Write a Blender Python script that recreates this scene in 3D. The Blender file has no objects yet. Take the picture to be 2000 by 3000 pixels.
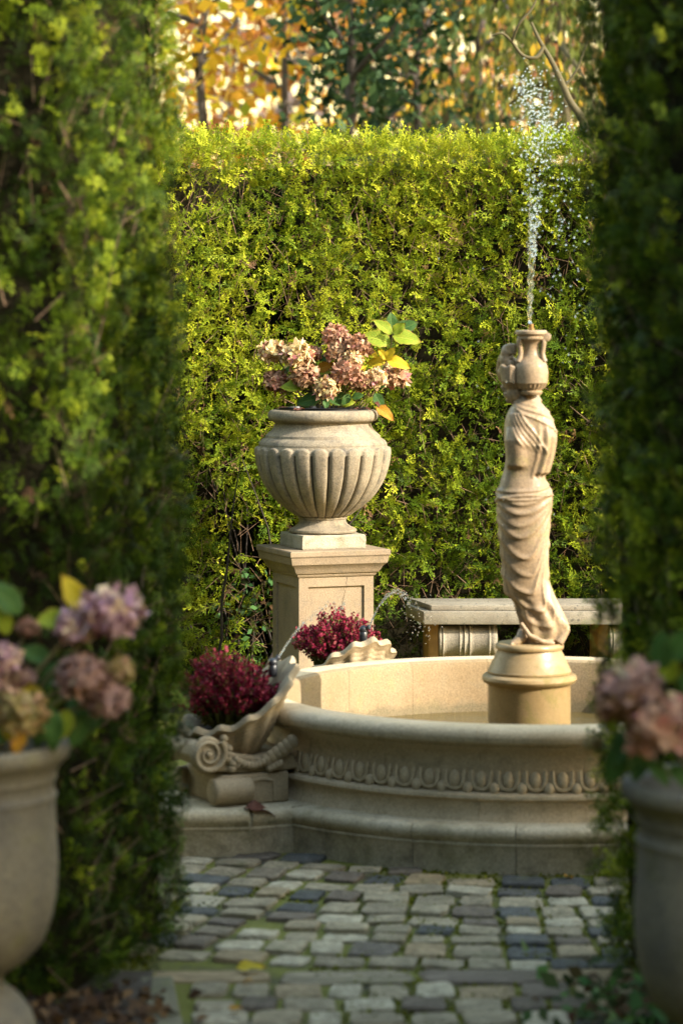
import bpy, bmesh, math, random
import numpy as np
from mathutils import Vector, Matrix, noise as mnoise

# ------------------------------------------------------------------ scene, camera, light
R = math.radians
sc = bpy.context.scene
COL = sc.collection
random.seed(7)
rng = np.random.default_rng(11)

CAM_H = 1.8          # eye height
cam_d = bpy.data.cameras.new('camera')
cam_d.lens = 100.0
cam_d.sensor_width = 36.0
cam_d.sensor_fit = 'AUTO'
cam_d.shift_y = -(1500 - 940) / 3000.0
cam_d.clip_end = 2000
cam_d.dof.use_dof = True
cam_d.dof.focus_distance = 12.75
cam_d.dof.aperture_fstop = 2.7
cam_d.dof.aperture_blades = 0
cam = bpy.data.objects.new('camera', cam_d)
cam.location = (0, 0, CAM_H)
cam.rotation_euler = (R(90), 0, 0)
COL.objects.link(cam)
sc.camera = cam

SUN_AZ = 63.0        # degrees to the right of straight behind the camera
SUN_EL = 29.0
sun_to = Vector((math.sin(R(SUN_AZ)) * math.cos(R(SUN_EL)), -math.cos(R(SUN_AZ)) * math.cos(R(SUN_EL)), math.sin(R(SUN_EL))))
world = bpy.data.worlds.new('World')
sc.world = world
world.use_nodes = True
wn = world.node_tree
for n in list(wn.nodes):
    wn.nodes.remove(n)
w_out = wn.nodes.new('ShaderNodeOutputWorld')
w_bg = wn.nodes.new('ShaderNodeBackground')
w_sky = wn.nodes.new('ShaderNodeTexSky')
w_sky.sky_type = 'NISHITA'
w_sky.sun_disc = False
w_sky.sun_elevation = R(SUN_EL)
w_sky.sun_rotation = math.atan2(sun_to.x, sun_to.y)
w_sky.air_density = 2.2
w_sky.dust_density = 1.2
w_sky.ozone_density = 0.0
w_bg.inputs['Strength'].default_value = 0.15
wn.links.new(w_sky.outputs['Color'], w_bg.inputs['Color'])
wn.links.new(w_bg.outputs['Background'], w_out.inputs['Surface'])

sun_d = bpy.data.lights.new('sun', 'SUN')
sun_d.energy = 2.8
sun_d.angle = R(0.5)
sun_d.color = (1.0, 0.91, 0.79)
sun = bpy.data.objects.new('sun', sun_d)
sun.rotation_euler = (-sun_to).to_track_quat('-Z', 'Y').to_euler()
sun.location = (6, -6, 8)
COL.objects.link(sun)

sc.view_settings.view_transform = 'Standard'
sc.view_settings.look = 'None'
sc.view_settings.exposure = 2.0
sc.view_settings.gamma = 1.0
sc.view_settings.use_curve_mapping = False
sc.cycles.use_denoising = True
sc.cycles.max_bounces = 6
sc.cycles.diffuse_bounces = 3
sc.cycles.transmission_bounces = 6
sc.cycles.transparent_max_bounces = 8
sc.cycles.caustics_reflective = False
sc.cycles.caustics_refractive = False
sc.cycles.sample_clamp_indirect = 4.0

FPX = 100.0 / 36.0 * 3000


def P(px, py, D):
    """world point seen at photograph pixel (px, py) at depth D"""
    return Vector(((px - 1000) * D / FPX, D, CAM_H - (py - 940) * D / FPX))


# ------------------------------------------------------------------ helpers
def tag(o, label=None, cat=None, group=None, kind=None):
    if label: o['label'] = label
    if cat: o['category'] = cat
    if group: o['group'] = group
    if kind: o['kind'] = kind
    return o


def thing(name, label, cat, loc=(0, 0, 0), rz=0.0, group=None):
    e = bpy.data.objects.new(name, None)
    e.empty_display_size = 0.05
    e.location = loc
    e.rotation_euler = (0, 0, rz)
    COL.objects.link(e)
    return tag(e, label, cat, group)


def link(name, me, mat=None, parent=None, world=True):
    """link a mesh; world=True: the vertices are in world space"""
    o = bpy.data.objects.new(name, me)
    COL.objects.link(o)
    if mat is not None and not me.materials:
        me.materials.append(mat)
    if parent is not None:
        o.parent = parent
        if world:
            root = parent
            off = Vector((0, 0, 0))
            while root is not None:
                off += root.location
                root = root.parent
            o.location = -off
    return o


def pymesh(name, verts, faces, smooth=None):
    me = bpy.data.meshes.new(name)
    me.from_pydata([tuple(v) for v in verts], [], [tuple(f) for f in faces])
    me.validate()
    finish(me, smooth)
    return me


def finish(me, smooth):
    if smooth is not None:
        me.polygons.foreach_set('use_smooth', [True] * len(me.polygons))
        me.update()
        me.set_sharp_from_angle(angle=R(smooth))
    me.update()


def npmesh(name, verts, quads, attrs=None, mats=None):
    """big quad meshes straight from numpy arrays"""
    me = bpy.data.meshes.new(name)
    nv, nq = len(verts), len(quads)
    me.vertices.add(nv)
    me.vertices.foreach_set('co', np.asarray(verts, np.float32).ravel())
    me.loops.add(nq * 4)
    me.loops.foreach_set('vertex_index', np.asarray(quads, np.int32).ravel())
    me.polygons.add(nq)
    me.polygons.foreach_set('loop_start', np.arange(0, nq * 4, 4, dtype=np.int32))
    if mats is not None:
        me.polygons.foreach_set('material_index', np.asarray(mats, np.int32))
    me.update(calc_edges=True)
    for k, v in (attrs or {}).items():
        a = me.attributes.new(k, 'FLOAT', 'POINT')
        a.data.foreach_set('value', np.asarray(v, np.float32))
    return me


class MB:
    """collects simple solids into one mesh"""
    def __init__(self):
        self.v = []; self.f = []

    def add(self, verts, faces):
        b = len(self.v)
        self.v += [Vector(v) for v in verts]
        self.f += [tuple(i + b for i in f) for f in faces]
        return self

    def box(self, lo, hi):
        x0, y0, z0 = lo; x1, y1, z1 = hi
        return self.add([(x0, y0, z0), (x1, y0, z0), (x1, y1, z0), (x0, y1, z0), (x0, y0, z1), (x1, y0, z1), (x1, y1, z1), (x0, y1, z1)],
                        [(0, 3, 2, 1), (4, 5, 6, 7), (0, 1, 5, 4), (1, 2, 6, 5), (2, 3, 7, 6), (3, 0, 4, 7)])

    def lathe(self, prof, n=48, c=(0, 0, 0), a0=0.0, a1=2 * math.pi, rad=None):
        full = abs(a1 - a0 - 2 * math.pi) < 1e-6
        cols = n if full else n + 1
        vs = []
        for i in range(cols):
            a = a0 + (a1 - a0) * i / n
            ca, sa = math.cos(a), math.sin(a)
            for j, (r, z) in enumerate(prof):
                rr = r if rad is None else rad(a, j, r, z)
                vs.append((c[0] + rr * ca, c[1] + rr * sa, c[2] + z))
        m = len(prof)
        fs = []
        for i in range(n):
            k = (i + 1) % cols
            for j in range(m - 1):
                fs.append((i * m + j, k * m + j, k * m + j + 1, i * m + j + 1))
        return self.add(vs, fs)

    def tube(self, pts, rad, n=8, caps=True):
        pts = [Vector(p) for p in pts]
        if not hasattr(rad, '__len__'):
            rad = [rad] * len(pts)
        vs = []; fs = []
        up = Vector((0.123, 0.31, 0.94))
        t0 = (pts[1] - pts[0]).normalized()
        x = t0.cross(up).normalized()
        for i, p in enumerate(pts):
            t = (pts[min(i + 1, len(pts) - 1)] - pts[max(i - 1, 0)]).normalized()
            x = (x - t * x.dot(t)).normalized()
            y = t.cross(x)
            for k in range(n):
                a = 2 * math.pi * k / n
                vs.append(p + (x * math.cos(a) + y * math.sin(a)) * rad[i])
        for i in range(len(pts) - 1):
            for k in range(n):
                k2 = (k + 1) % n
                fs.append((i * n + k, i * n + k2, (i + 1) * n + k2, (i + 1) * n + k))
        if caps:
            fs.append(tuple(range(n - 1, -1, -1)))
            fs.append(tuple((len(pts) - 1) * n + k for k in range(n)))
        return self.add(vs, fs)

    def ball(self, c, r, nu=16, nv=10):
        if not hasattr(r, '__len__'): r = (r, r, r)
        vs = [(c[0], c[1], c[2] - r[2])]
        for j in range(1, nv):
            t = -math.pi / 2 + math.pi * j / nv
            for i in range(nu):
                a = 2 * math.pi * i / nu
                vs.append((c[0] + r[0] * math.cos(t) * math.cos(a), c[1] + r[1] * math.cos(t) * math.sin(a), c[2] + r[2] * math.sin(t)))
        vs.append((c[0], c[1], c[2] + r[2]))
        fs = []
        top = len(vs) - 1
        for i in range(nu):
            i2 = (i + 1) % nu
            fs.append((0, 1 + i2, 1 + i))
            for j in range(nv - 2):
                a, b = 1 + j * nu, 1 + (j + 1) * nu
                fs.append((a + i, a + i2, b + i2, b + i))
            fs.append((top, 1 + (nv - 2) * nu + i, 1 + (nv - 2) * nu + i2))
        return self.add(vs, fs)

    def xform(self, M):
        self.v = [M @ v for v in self.v]
        return self

    def mesh(self, name, smooth=None):
        return pymesh(name, self.v, self.f, smooth)


def bevel(me, w, seg=2, angle=30):
    bm = bmesh.new(); bm.from_mesh(me)
    es = [e for e in bm.edges if len(e.link_faces) == 2 and e.calc_face_angle(0) > R(angle)]
    bmesh.ops.bevel(bm, geom=es, offset=w, offset_type='OFFSET', segments=seg, profile=0.5, affect='EDGES', clamp_overlap=True)
    bm.to_mesh(me); bm.free()
    finish(me, 40)
    return me


# ------------------------------------------------------------------ materials
def new_mat(name):
    m = bpy.data.materials.new(name)
    m.use_nodes = True
    nt = m.node_tree
    b = nt.nodes['Principled BSDF']
    return m, nt, b


def nd(nt, typ, **kw):
    n = nt.nodes.new(typ)
    for k, v in kw.items():
        if k in n.inputs.keys() if hasattr(n.inputs, 'keys') else False:
            n.inputs[k].default_value = v
        else:
            setattr(n, k, v)
    return n


def ramp(nt, stops, interp='LINEAR'):
    r = nt.nodes.new('ShaderNodeValToRGB')
    cr = r.color_ramp
    cr.interpolation = interp
    while len(cr.elements) > 1:
        cr.elements.remove(cr.elements[-1])
    cr.elements[0].position = stops[0][0]
    cr.elements[0].color = (*stops[0][1], 1)
    for p, c in stops[1:]:
        e = cr.elements.new(p)
        e.color = (*c, 1)
    return r


def mixc(nt, fac, a, b, blend='MIX'):
    m = nt.nodes.new('ShaderNodeMix')
    m.data_type = 'RGBA'; m.blend_type = blend
    for sock, val in ((m.inputs[0], fac), (m.inputs[6], a), (m.inputs[7], b)):
        if hasattr(val, 'is_output'):
            nt.links.new(val, sock)
        elif isinstance(val, (int, float)):
            sock.default_value = val
        else:
            sock.default_value = (*val, 1)
    return m.outputs[2]


def noise_tex(nt, co, scale, detail=4, rough=0.55, dist=0.0):
    n = nt.nodes.new('ShaderNodeTexNoise')
    n.inputs['Scale'].default_value = scale
    n.inputs['Detail'].default_value = detail
    n.inputs['Roughness'].default_value = rough
    n.inputs['Distortion'].default_value = dist
    if co is not None: nt.links.new(co, n.inputs['Vector'])
    return n.outputs['Fac']


def thresh(nt, v, lo, hi):
    m = nt.nodes.new('ShaderNodeMapRange')
    m.inputs['From Min'].default_value = lo
    m.inputs['From Max'].default_value = hi
    nt.links.new(v, m.inputs['Value'])
    return m.outputs['Result']


def mul(nt, a, b, op='MULTIPLY'):
    m = nt.nodes.new('ShaderNodeMath'); m.operation = op
    for i, v in enumerate((a, b)):
        if hasattr(v, 'is_output'): nt.links.new(v, m.inputs[i])
        else: m.inputs[i].default_value = v
    return m.outputs[0]


def stone(name, c1, c2, stain=(0.16, 0.14, 0.10), stain_amt=0.5, moss=(0.13, 0.13, 0.04), moss_amt=0.3,
          speck=0.0, speck_col=(0.05, 0.05, 0.045), grain=420, bump=0.25, rough=0.85, big=3.0, streak=0.0, wet=False, seed=0.0, waterline=None):
    m, nt, b = new_mat(name)
    tc = nt.nodes.new('ShaderNodeTexCoord')
    mp = nt.nodes.new('ShaderNodeMapping')
    mp.inputs['Location'].default_value = (seed, seed * 1.7, seed * 0.6)
    nt.links.new(tc.outputs['Object'], mp.inputs['Vector'])
    co = mp.outputs['Vector']
    n1 = noise_tex(nt, co, big, 5, 0.6)
    base = mixc(nt, thresh(nt, n1, 0.35, 0.65), c1, c2)
    n2 = noise_tex(nt, co, big * 4.3, 6, 0.65, 0.4)
    base = mixc(nt, mul(nt, thresh(nt, n2, 0.52, 0.74), stain_amt), base, stain)
    n3 = noise_tex(nt, co, big * 2.1, 6, 0.7, 0.6)
    base = mixc(nt, mul(nt, thresh(nt, n3, 0.54, 0.72), moss_amt), base, moss)
    if streak > 0:
        mp2 = nt.nodes.new('ShaderNodeMapping')
        mp2.inputs['Scale'].default_value = (16, 16, 1.6)
        nt.links.new(co, mp2.inputs['Vector'])
        ns = noise_tex(nt, mp2.outputs['Vector'], 1.0, 5, 0.6)
        base = mixc(nt, mul(nt, thresh(nt, ns, 0.5, 0.75), streak), base, stain)
    if waterline is not None:
        sz_ = nt.nodes.new('ShaderNodeSeparateXYZ')
        nt.links.new(tc.outputs['Object'], sz_.inputs[0])
        edge = mul(nt, mul(nt, noise_tex(nt, co, 5, 5, 0.65), 0.16), waterline - 0.05, 'ADD')
        d_ = mul(nt, edge, sz_.outputs['Z'], 'SUBTRACT')
        base = mixc(nt, mul(nt, thresh(nt, d_, 0.0, 0.03), 0.62), base, (0.12, 0.105, 0.06))
    ng = noise_tex(nt, co, grain, 3, 0.7)
    gr = thresh(nt, ng, 0.3, 0.7)
    base = mixc(nt, 0.5, base, mixc(nt, gr, (0.25, 0.25, 0.25), (0.8, 0.8, 0.8)), 'OVERLAY')
    if speck > 0:
        v = nt.nodes.new('ShaderNodeTexVoronoi')
        v.inputs['Scale'].default_value = 48
        nt.links.new(co, v.inputs['Vector'])
        sp = thresh(nt, v.outputs['Distance'], 0.34, 0.24)
        ps = thresh(nt, noise_tex(nt, co, 7, 3, 0.6), 0.45, 0.6)
        base = mixc(nt, mul(nt, mul(nt, sp, ps), speck), base, speck_col)
    nt.links.new(base, b.inputs['Base Color'])
    b.inputs['Roughness'].default_value = rough
    if wet:
        rr = nt.nodes.new('ShaderNodeMapRange')
        rr.inputs['To Min'].default_value = 0.32
        rr.inputs['To Max'].default_value = 0.75
        nt.links.new(thresh(nt, n3, 0.35, 0.65), rr.inputs['Value'])
        nt.links.new(rr.outputs['Result'], b.inputs['Roughness'])
        b.inputs['Coat Weight'].default_value = 0.06
        b.inputs['Coat Roughness'].default_value = 0.12
    else:
        b.inputs['Specular IOR Level'].default_value = 0.25
    bp = nt.nodes.new('ShaderNodeBump')
    bp.inputs['Strength'].default_value = bump
    bp.inputs['Distance'].default_value = 0.004
    hsum = mul(nt, ng, mul(nt, n2, 1.4), 'ADD')
    nt.links.new(hsum, bp.inputs['Height'])
    nt.links.new(bp.outputs['Normal'], b.inputs['Normal'])
    return m


def foliage(name, stops, transl=0.35, rough=0.6, spec=0.12, attr='tint'):
    """leaves coloured by a per-leaf random attribute, letting some light through"""
    m, nt, b = new_mat(name)
    at = nt.nodes.new('ShaderNodeAttribute'); at.attribute_name = attr
    r = ramp(nt, stops)
    nt.links.new(at.outputs['Fac'], r.inputs['Fac'])
    nt.links.new(r.outputs['Color'], b.inputs['Base Color'])
    b.inputs['Roughness'].default_value = rough
    b.inputs['Specular IOR Level'].default_value = spec
    t = nt.nodes.new('ShaderNodeBsdfTranslucent')
    br = mixc(nt, 0.25, r.outputs['Color'], (0.9, 0.9, 0.1), 'MULTIPLY')
    nt.links.new(br, t.inputs['Color'])
    mx = nt.nodes.new('ShaderNodeMixShader')
    mx.inputs[0].default_value = transl
    nt.links.new(b.outputs[0], mx.inputs[1])
    nt.links.new(t.outputs[0], mx.inputs[2])
    nt.links.new(mx.outputs[0], nt.nodes['Material Output'].inputs['Surface'])
    return m


def conifer(name, stops, transl=0.2):
    """scale-leaf sprays: one random tone per spray, fresher towards the tips"""
    m, nt, b = new_mat(name)
    at = nt.nodes.new('ShaderNodeAttribute'); at.attribute_type = 'INSTANCER'; at.attribute_name = 'tint'
    tp = nt.nodes.new('ShaderNodeAttribute'); tp.attribute_name = 'tipf'
    live = mul(nt, at.outputs['Fac'], 0.07, 'GREATER_THAN')
    k = mul(nt, mul(nt, mul(nt, tp.outputs['Fac'], 0.5, 'SUBTRACT'), 0.30), live)
    r = ramp(nt, stops)
    sm_ = mul(nt, at.outputs['Fac'], k, 'ADD')
    mxm = mul(nt, sm_, mul(nt, live, 0.08), 'MAXIMUM')
    nt.links.new(mxm, r.inputs['Fac'])
    nt.links.new(r.outputs['Color'], b.inputs['Base Color'])
    b.inputs['Roughness'].default_value = 0.55
    b.inputs['Specular IOR Level'].default_value = 0.09
    t = nt.nodes.new('ShaderNodeBsdfTranslucent')
    nt.links.new(r.outputs['Color'], t.inputs['Color'])
    mx = nt.nodes.new('ShaderNodeMixShader'); mx.inputs[0].default_value = transl
    nt.links.new(b.outputs[0], mx.inputs[1]); nt.links.new(t.outputs[0], mx.inputs[2])
    nt.links.new(mx.outputs[0], nt.nodes['Material Output'].inputs['Surface'])
    return m


def plain(name, col, rough=0.6, metal=0.0, spec=0.5, var=0.25, scale=30, bump=0.0):
    m, nt, b = new_mat(name)
    tc = nt.nodes.new('ShaderNodeTexCoord')
    n = noise_tex(nt, tc.outputs['Object'], scale, 4, 0.6)
    c = mixc(nt, n, tuple(x * (1 - var) for x in col), tuple(min(1, x * (1 + var)) for x in col))
    nt.links.new(c, b.inputs['Base Color'])
    b.inputs['Roughness'].default_value = rough
    b.inputs['Metallic'].default_value = metal
    b.inputs['Specular IOR Level'].default_value = spec
    if bump:
        bp = nt.nodes.new('ShaderNodeBump'); bp.inputs['Strength'].default_value = bump; bp.inputs['Distance'].default_value = 0.01
        nt.links.new(n, bp.inputs['Height']); nt.links.new(bp.outputs['Normal'], b.inputs['Normal'])
    return m


M = {}
M['urn'] = stone('urn_stone', (0.28, 0.233, 0.162), (0.18, 0.145, 0.098), stain=(0.075, 0.072, 0.066), stain_amt=0.85, speck=0.35, speck_col=(0.09, 0.085, 0.07), moss_amt=0.15, grain=140, bump=0.5, big=5, streak=0.6)
M['plinth'] = stone('weathered_plinth_stone', (0.36, 0.325, 0.25), (0.27, 0.24, 0.175), stain=(0.15, 0.13, 0.07), stain_amt=0.7, moss_amt=0.3, grain=160, bump=0.6, big=9)
M['ped'] = stone('pedestal_stone', (0.275, 0.21, 0.137), (0.215, 0.16, 0.104), stain=(0.13, 0.115, 0.09), stain_amt=0.55, moss_amt=0.2, grain=170, bump=0.3, big=4, streak=0.12)
M['basin'] = stone('basin_stone', (0.53, 0.425, 0.285), (0.43, 0.335, 0.21), stain=(0.17, 0.145, 0.09), stain_amt=0.5, moss=(0.12, 0.115, 0.04), moss_amt=0.35, grain=150, bump=0.3, big=2.6, streak=0.15)
M['inner'] = stone('basin_inner_stone', (0.27, 0.20, 0.115), (0.215, 0.15, 0.078), stain=(0.20, 0.17, 0.11), stain_amt=0.45, moss=(0.30, 0.24, 0.07), moss_amt=0.3, waterline=0.27, grain=150, bump=0.25, big=3)
M['step'] = stone('step_stone', (0.48, 0.41, 0.29), (0.36, 0.30, 0.19), stain=(0.10, 0.09, 0.06), stain_amt=0.65, moss=(0.11, 0.11, 0.03), moss_amt=0.6, grain=130, bump=0.35, big=3.2, streak=0.3, seed=4)
M['shell'] = stone('shell_stone', (0.36, 0.29, 0.19), (0.29, 0.225, 0.14), stain=(0.24, 0.19, 0.12), stain_amt=0.3, moss_amt=0.12, grain=150, bump=0.15, big=4, seed=2)
M['statue'] = stone('statue_stone', (0.32, 0.225, 0.132), (0.23, 0.158, 0.088), stain=(0.11, 0.085, 0.05), stain_amt=0.5, streak=0.35, moss=(0.27, 0.23, 0.06), moss_amt=0.5, grain=120, bump=0.2, big=5, wet=True, seed=6)
M['drum'] = stone('wet_drum_stone', (0.30, 0.205, 0.09), (0.22, 0.15, 0.065), stain=(0.20, 0.13, 0.05), stain_amt=0.5, moss=(0.15, 0.13, 0.02), moss_amt=0.7, grain=300, bump=0.12, big=4, wet=True, seed=9)
M['bench'] = stone('bench_stone', (0.29, 0.26, 0.20), (0.225, 0.195, 0.148), stain=(0.15, 0.14, 0.12), stain_amt=0.5, moss_amt=0.15, speck=0.85, grain=170, bump=0.6, big=5, seed=3)
M['pot'] = stone('pot_stone', (0.18, 0.16, 0.115), (0.10, 0.092, 0.078), stain=(0.085, 0.08, 0.075), stain_amt=0.8, moss_amt=0.45, grain=90, bump=0.4, big=4, streak=0.3, seed=5)
M['kerb'] = stone('kerb_mossy_stone', (0.16, 0.14, 0.09), (0.11, 0.10, 0.06), moss=(0.11, 0.115, 0.025), moss_amt=0.8, stain_amt=0.6, stain=(0.05, 0.045, 0.03), grain=90, bump=0.5, big=5, seed=7)
M['rust_wood'] = plain('stained_bench_side', (0.33, 0.19, 0.06), 0.7, var=0.4, scale=25)
M['black'] = plain('black_plastic', (0.018, 0.02, 0.024), 0.35, var=0.2)
M['brass'] = plain('brass', (0.35, 0.2, 0.07), 0.4, 0.8)
M['soil'] = plain('soil', (0.045, 0.032, 0.02), 0.95, var=0.6, scale=60, bump=0.8)
M['bark'] = plain('bark', (0.06, 0.045, 0.032), 0.9, var=0.5, scale=40, bump=0.6)
M['darkbark'] = plain('dark_bark', (0.035, 0.026, 0.02), 0.9, var=0.4, scale=30, bump=0.6)
M['olivebark'] = plain('olive_bark', (0.075, 0.06, 0.022), 0.8, var=0.4, scale=30)
M['twig'] = plain('twig', (0.17, 0.105, 0.06), 0.85, var=0.4, scale=30)
M['hstem'] = plain('plant_stem', (0.16, 0.13, 0.05), 0.7, var=0.3)
M['core'] = plain('hedge_inside', (0.016, 0.014, 0.008), 1.0, var=0.5, scale=20, spec=0.0)  # near-black fill: the deep shade between sprays is put into its colour

BR = (0.30, 0.17, 0.085)
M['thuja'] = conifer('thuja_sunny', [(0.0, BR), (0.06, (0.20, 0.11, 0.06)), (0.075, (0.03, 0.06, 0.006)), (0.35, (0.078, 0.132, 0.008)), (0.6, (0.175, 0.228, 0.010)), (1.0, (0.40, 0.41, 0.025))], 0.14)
M['thuja_shade'] = conifer('thuja_shaded', [(0.0, (0.12, 0.06, 0.03)), (0.07, (0.07, 0.04, 0.02)), (0.09, (0.010, 0.020, 0.003)), (0.4, (0.026, 0.052, 0.004)), (0.66, (0.085, 0.13, 0.006)), (0.85, (0.26, 0.31, 0.015)), (1.0, (0.45, 0.48, 0.03))], 0.14)  # darker thuja copy: near-hedge shade and bright highlights put into the tones
M['dry'] = foliage('dry_hydrangea', [(0.0, (0.16, 0.08, 0.05)), (0.25, (0.36, 0.20, 0.12)), (0.5, (0.50, 0.31, 0.18)), (0.72, (0.60, 0.42, 0.23)), (0.88, (0.50, 0.27, 0.19)), (1.0, (0.52, 0.16, 0.16))], 0.25, 0.7, 0.15)
M['cream'] = foliage('cream_hydrangea', [(0.0, (0.25, 0.13, 0.07)), (0.3, (0.56, 0.38, 0.2)), (0.65, (0.76, 0.60, 0.28)), (0.85, (0.76, 0.54, 0.36)), (1.0, (0.56, 0.22, 0.22))], 0.25, 0.7, 0.15)
M['rose'] = foliage('rose_hydrangea', [(0.0, (0.17, 0.08, 0.05)), (0.3, (0.38, 0.20, 0.125)), (0.6, (0.52, 0.30, 0.19)), (0.8, (0.47, 0.17, 0.14)), (1.0, (0.62, 0.43, 0.26))], 0.25, 0.7, 0.15)
M['lilac'] = foliage('lilac_hydrangea', [(0.0, (0.232, 0.102, 0.160)), (0.35, (0.478, 0.275, 0.362)), (0.6, (0.638, 0.420, 0.450)), (0.82, (0.609, 0.420, 0.290)), (1.0, (0.725, 0.551, 0.377))], 0.3, 0.7, 0.15)
M['salmon'] = foliage('salmon_hydrangea', [(0.0, (0.17, 0.09, 0.08)), (0.4, (0.36, 0.21, 0.18)), (0.7, (0.45, 0.28, 0.23)), (1.0, (0.44, 0.34, 0.2))], 0.3, 0.7, 0.15)
M['tan'] = foliage('tan_hydrangea', [(0.0, (0.174, 0.145, 0.043)), (0.4, (0.362, 0.290, 0.116)), (0.7, (0.478, 0.334, 0.160)), (1.0, (0.522, 0.319, 0.217))], 0.3, 0.7, 0.15)
M['heather'] = foliage('heather_bloom', [(0.0, (0.05, 0.07, 0.012)), (0.18, (0.13, 0.12, 0.02)), (0.25, (0.09, 0.009, 0.017)), (0.55, (0.19, 0.010, 0.032)), (0.85, (0.32, 0.022, 0.062)), (1.0, (0.38, 0.10, 0.10))], 0.3, 0.6, 0.2)
M['autumn'] = foliage('autumn_leaves', [(0.0, (0.26, 0.09, 0.03)), (0.25, (0.44, 0.18, 0.03)), (0.5, (0.58, 0.31, 0.02)), (0.8, (0.62, 0.45, 0.03)), (1.0, (0.36, 0.38, 0.04))], 0.5)
M['rust'] = foliage('rusty_leaves', [(0.0, (0.20, 0.09, 0.06)), (0.5, (0.40, 0.17, 0.07)), (1.0, (0.58, 0.30, 0.08))], 0.5)
M['holly'] = foliage('dark_evergreen', [(0.0, (0.012, 0.028, 0.014)), (0.6, (0.03, 0.06, 0.022)), (1.0, (0.06, 0.10, 0.03))], 0.2)
M['willow'] = foliage('olive_leaves', [(0.0, (0.08, 0.05, 0.03)), (0.35, (0.07, 0.09, 0.02)), (0.8, (0.16, 0.18, 0.04)), (1.0, (0.48, 0.30, 0.03))], 0.4)
M['litter'] = foliage('dead_leaf_litter', [(0.0, (0.035, 0.02, 0.013)), (0.7, (0.08, 0.045, 0.024)), (1.0, (0.18, 0.10, 0.04))], 0.2)
M['ivy'] = foliage('ground_leaves', [(0.0, (0.09, 0.04, 0.02)), (0.35, (0.05, 0.06, 0.02)), (0.8, (0.05, 0.13, 0.04)), (1.0, (0.12, 0.22, 0.05))], 0.3)


def leaf_mat(name, c1, c2, edge, vein):
    m, nt, b = new_mat(name)
    uv = nt.nodes.new('ShaderNodeUVMap'); uv.uv_map = 'UVMap'
    sep = nt.nodes.new('ShaderNodeSeparateXYZ')
    nt.links.new(uv.outputs['UV'], sep.inputs[0])
    tc = nt.nodes.new('ShaderNodeTexCoord')
    n = noise_tex(nt, tc.outputs['Object'], 18, 4, 0.6)
    base = mixc(nt, thresh(nt, n, 0.35, 0.65), c1, c2)
    across = mul(nt, mul(nt, sep.outputs['X'], 0.5, 'SUBTRACT'), 0.0, 'ADD')
    ab = nt.nodes.new('ShaderNodeMath'); ab.operation = 'ABSOLUTE'; nt.links.new(across, ab.inputs[0])
    # side veins slant forward from the midrib
    ph = mul(nt, mul(nt, sep.outputs['Y'], 9.0), mul(nt, ab.outputs[0], 6.0), 'SUBTRACT')
    fr = nt.nodes.new('ShaderNodeMath'); fr.operation = 'FRACT'; nt.links.new(ph, fr.inputs[0])
    line = thresh(nt, fr.outputs[0], 0.16, 0.0)
    mid = thresh(nt, ab.outputs[0], 0.05, 0.01)
    mx = nt.nodes.new('ShaderNodeMath'); mx.operation = 'MAXIMUM'
    nt.links.new(line, mx.inputs[0]); nt.links.new(mid, mx.inputs[1])
    base = mixc(nt, mul(nt, mx.outputs[0], 0.55), base, vein)
    ed = mul(nt, thresh(nt, ab.outputs[0], 0.36, 0.5), thresh(nt, noise_tex(nt, tc.outputs['Object'], 30, 3, 0.6), 0.42, 0.6))
    tip = mul(nt, thresh(nt, sep.outputs['Y'], 0.85, 1.0), 1.0)
    ed2 = nt.nodes.new('ShaderNodeMath'); ed2.operation = 'MAXIMUM'
    nt.links.new(ed, ed2.inputs[0]); nt.links.new(tip, ed2.inputs[1])
    base = mixc(nt, mul(nt, ed2.outputs[0], 0.8), base, edge)
    nt.links.new(base, b.inputs['Base Color'])
    b.inputs['Roughness'].default_value = 0.6
    b.inputs['Specular IOR Level'].default_value = 0.25
    bp = nt.nodes.new('ShaderNodeBump'); bp.inputs['Strength'].default_value = 0.5; bp.inputs['Distance'].default_value = 0.003
    bp.invert = True
    nt.links.new(mx.outputs[0], bp.inputs['Height']); nt.links.new(bp.outputs['Normal'], b.inputs['Normal'])
    t = nt.nodes.new('ShaderNodeBsdfTranslucent')
    nt.links.new(base, t.inputs['Color'])
    mxs = nt.nodes.new('ShaderNodeMixShader'); mxs.inputs[0].default_value = 0.3
    nt.links.new(b.outputs[0], mxs.inputs[1]); nt.links.new(t.outputs[0], mxs.inputs[2])
    nt.links.new(mxs.outputs[0], nt.nodes['Material Output'].inputs['Surface'])
    return m


M['leaf_green'] = leaf_mat('green_leaf', (0.06, 0.14, 0.025), (0.035, 0.09, 0.02), (0.10, 0.07, 0.02), (0.14, 0.22, 0.05))
M['leaf_lime'] = leaf_mat('lime_leaf', (0.28, 0.33, 0.02), (0.18, 0.27, 0.02), (0.36, 0.16, 0.04), (0.36, 0.38, 0.06))
M['leaf_yellow'] = leaf_mat('yellow_leaf', (0.58, 0.42, 0.015), (0.46, 0.36, 0.015), (0.30, 0.10, 0.03), (0.62, 0.48, 0.06))
M['leaf_orange'] = leaf_mat('orange_leaf', (0.40, 0.15, 0.015), (0.45, 0.26, 0.015), (0.16, 0.04, 0.03), (0.45, 0.3, 0.05))
M['leaf_brown'] = leaf_mat('brown_leaf', (0.16, 0.06, 0.035), (0.11, 0.045, 0.03), (0.05, 0.02, 0.015), (0.2, 0.09, 0.05))

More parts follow.
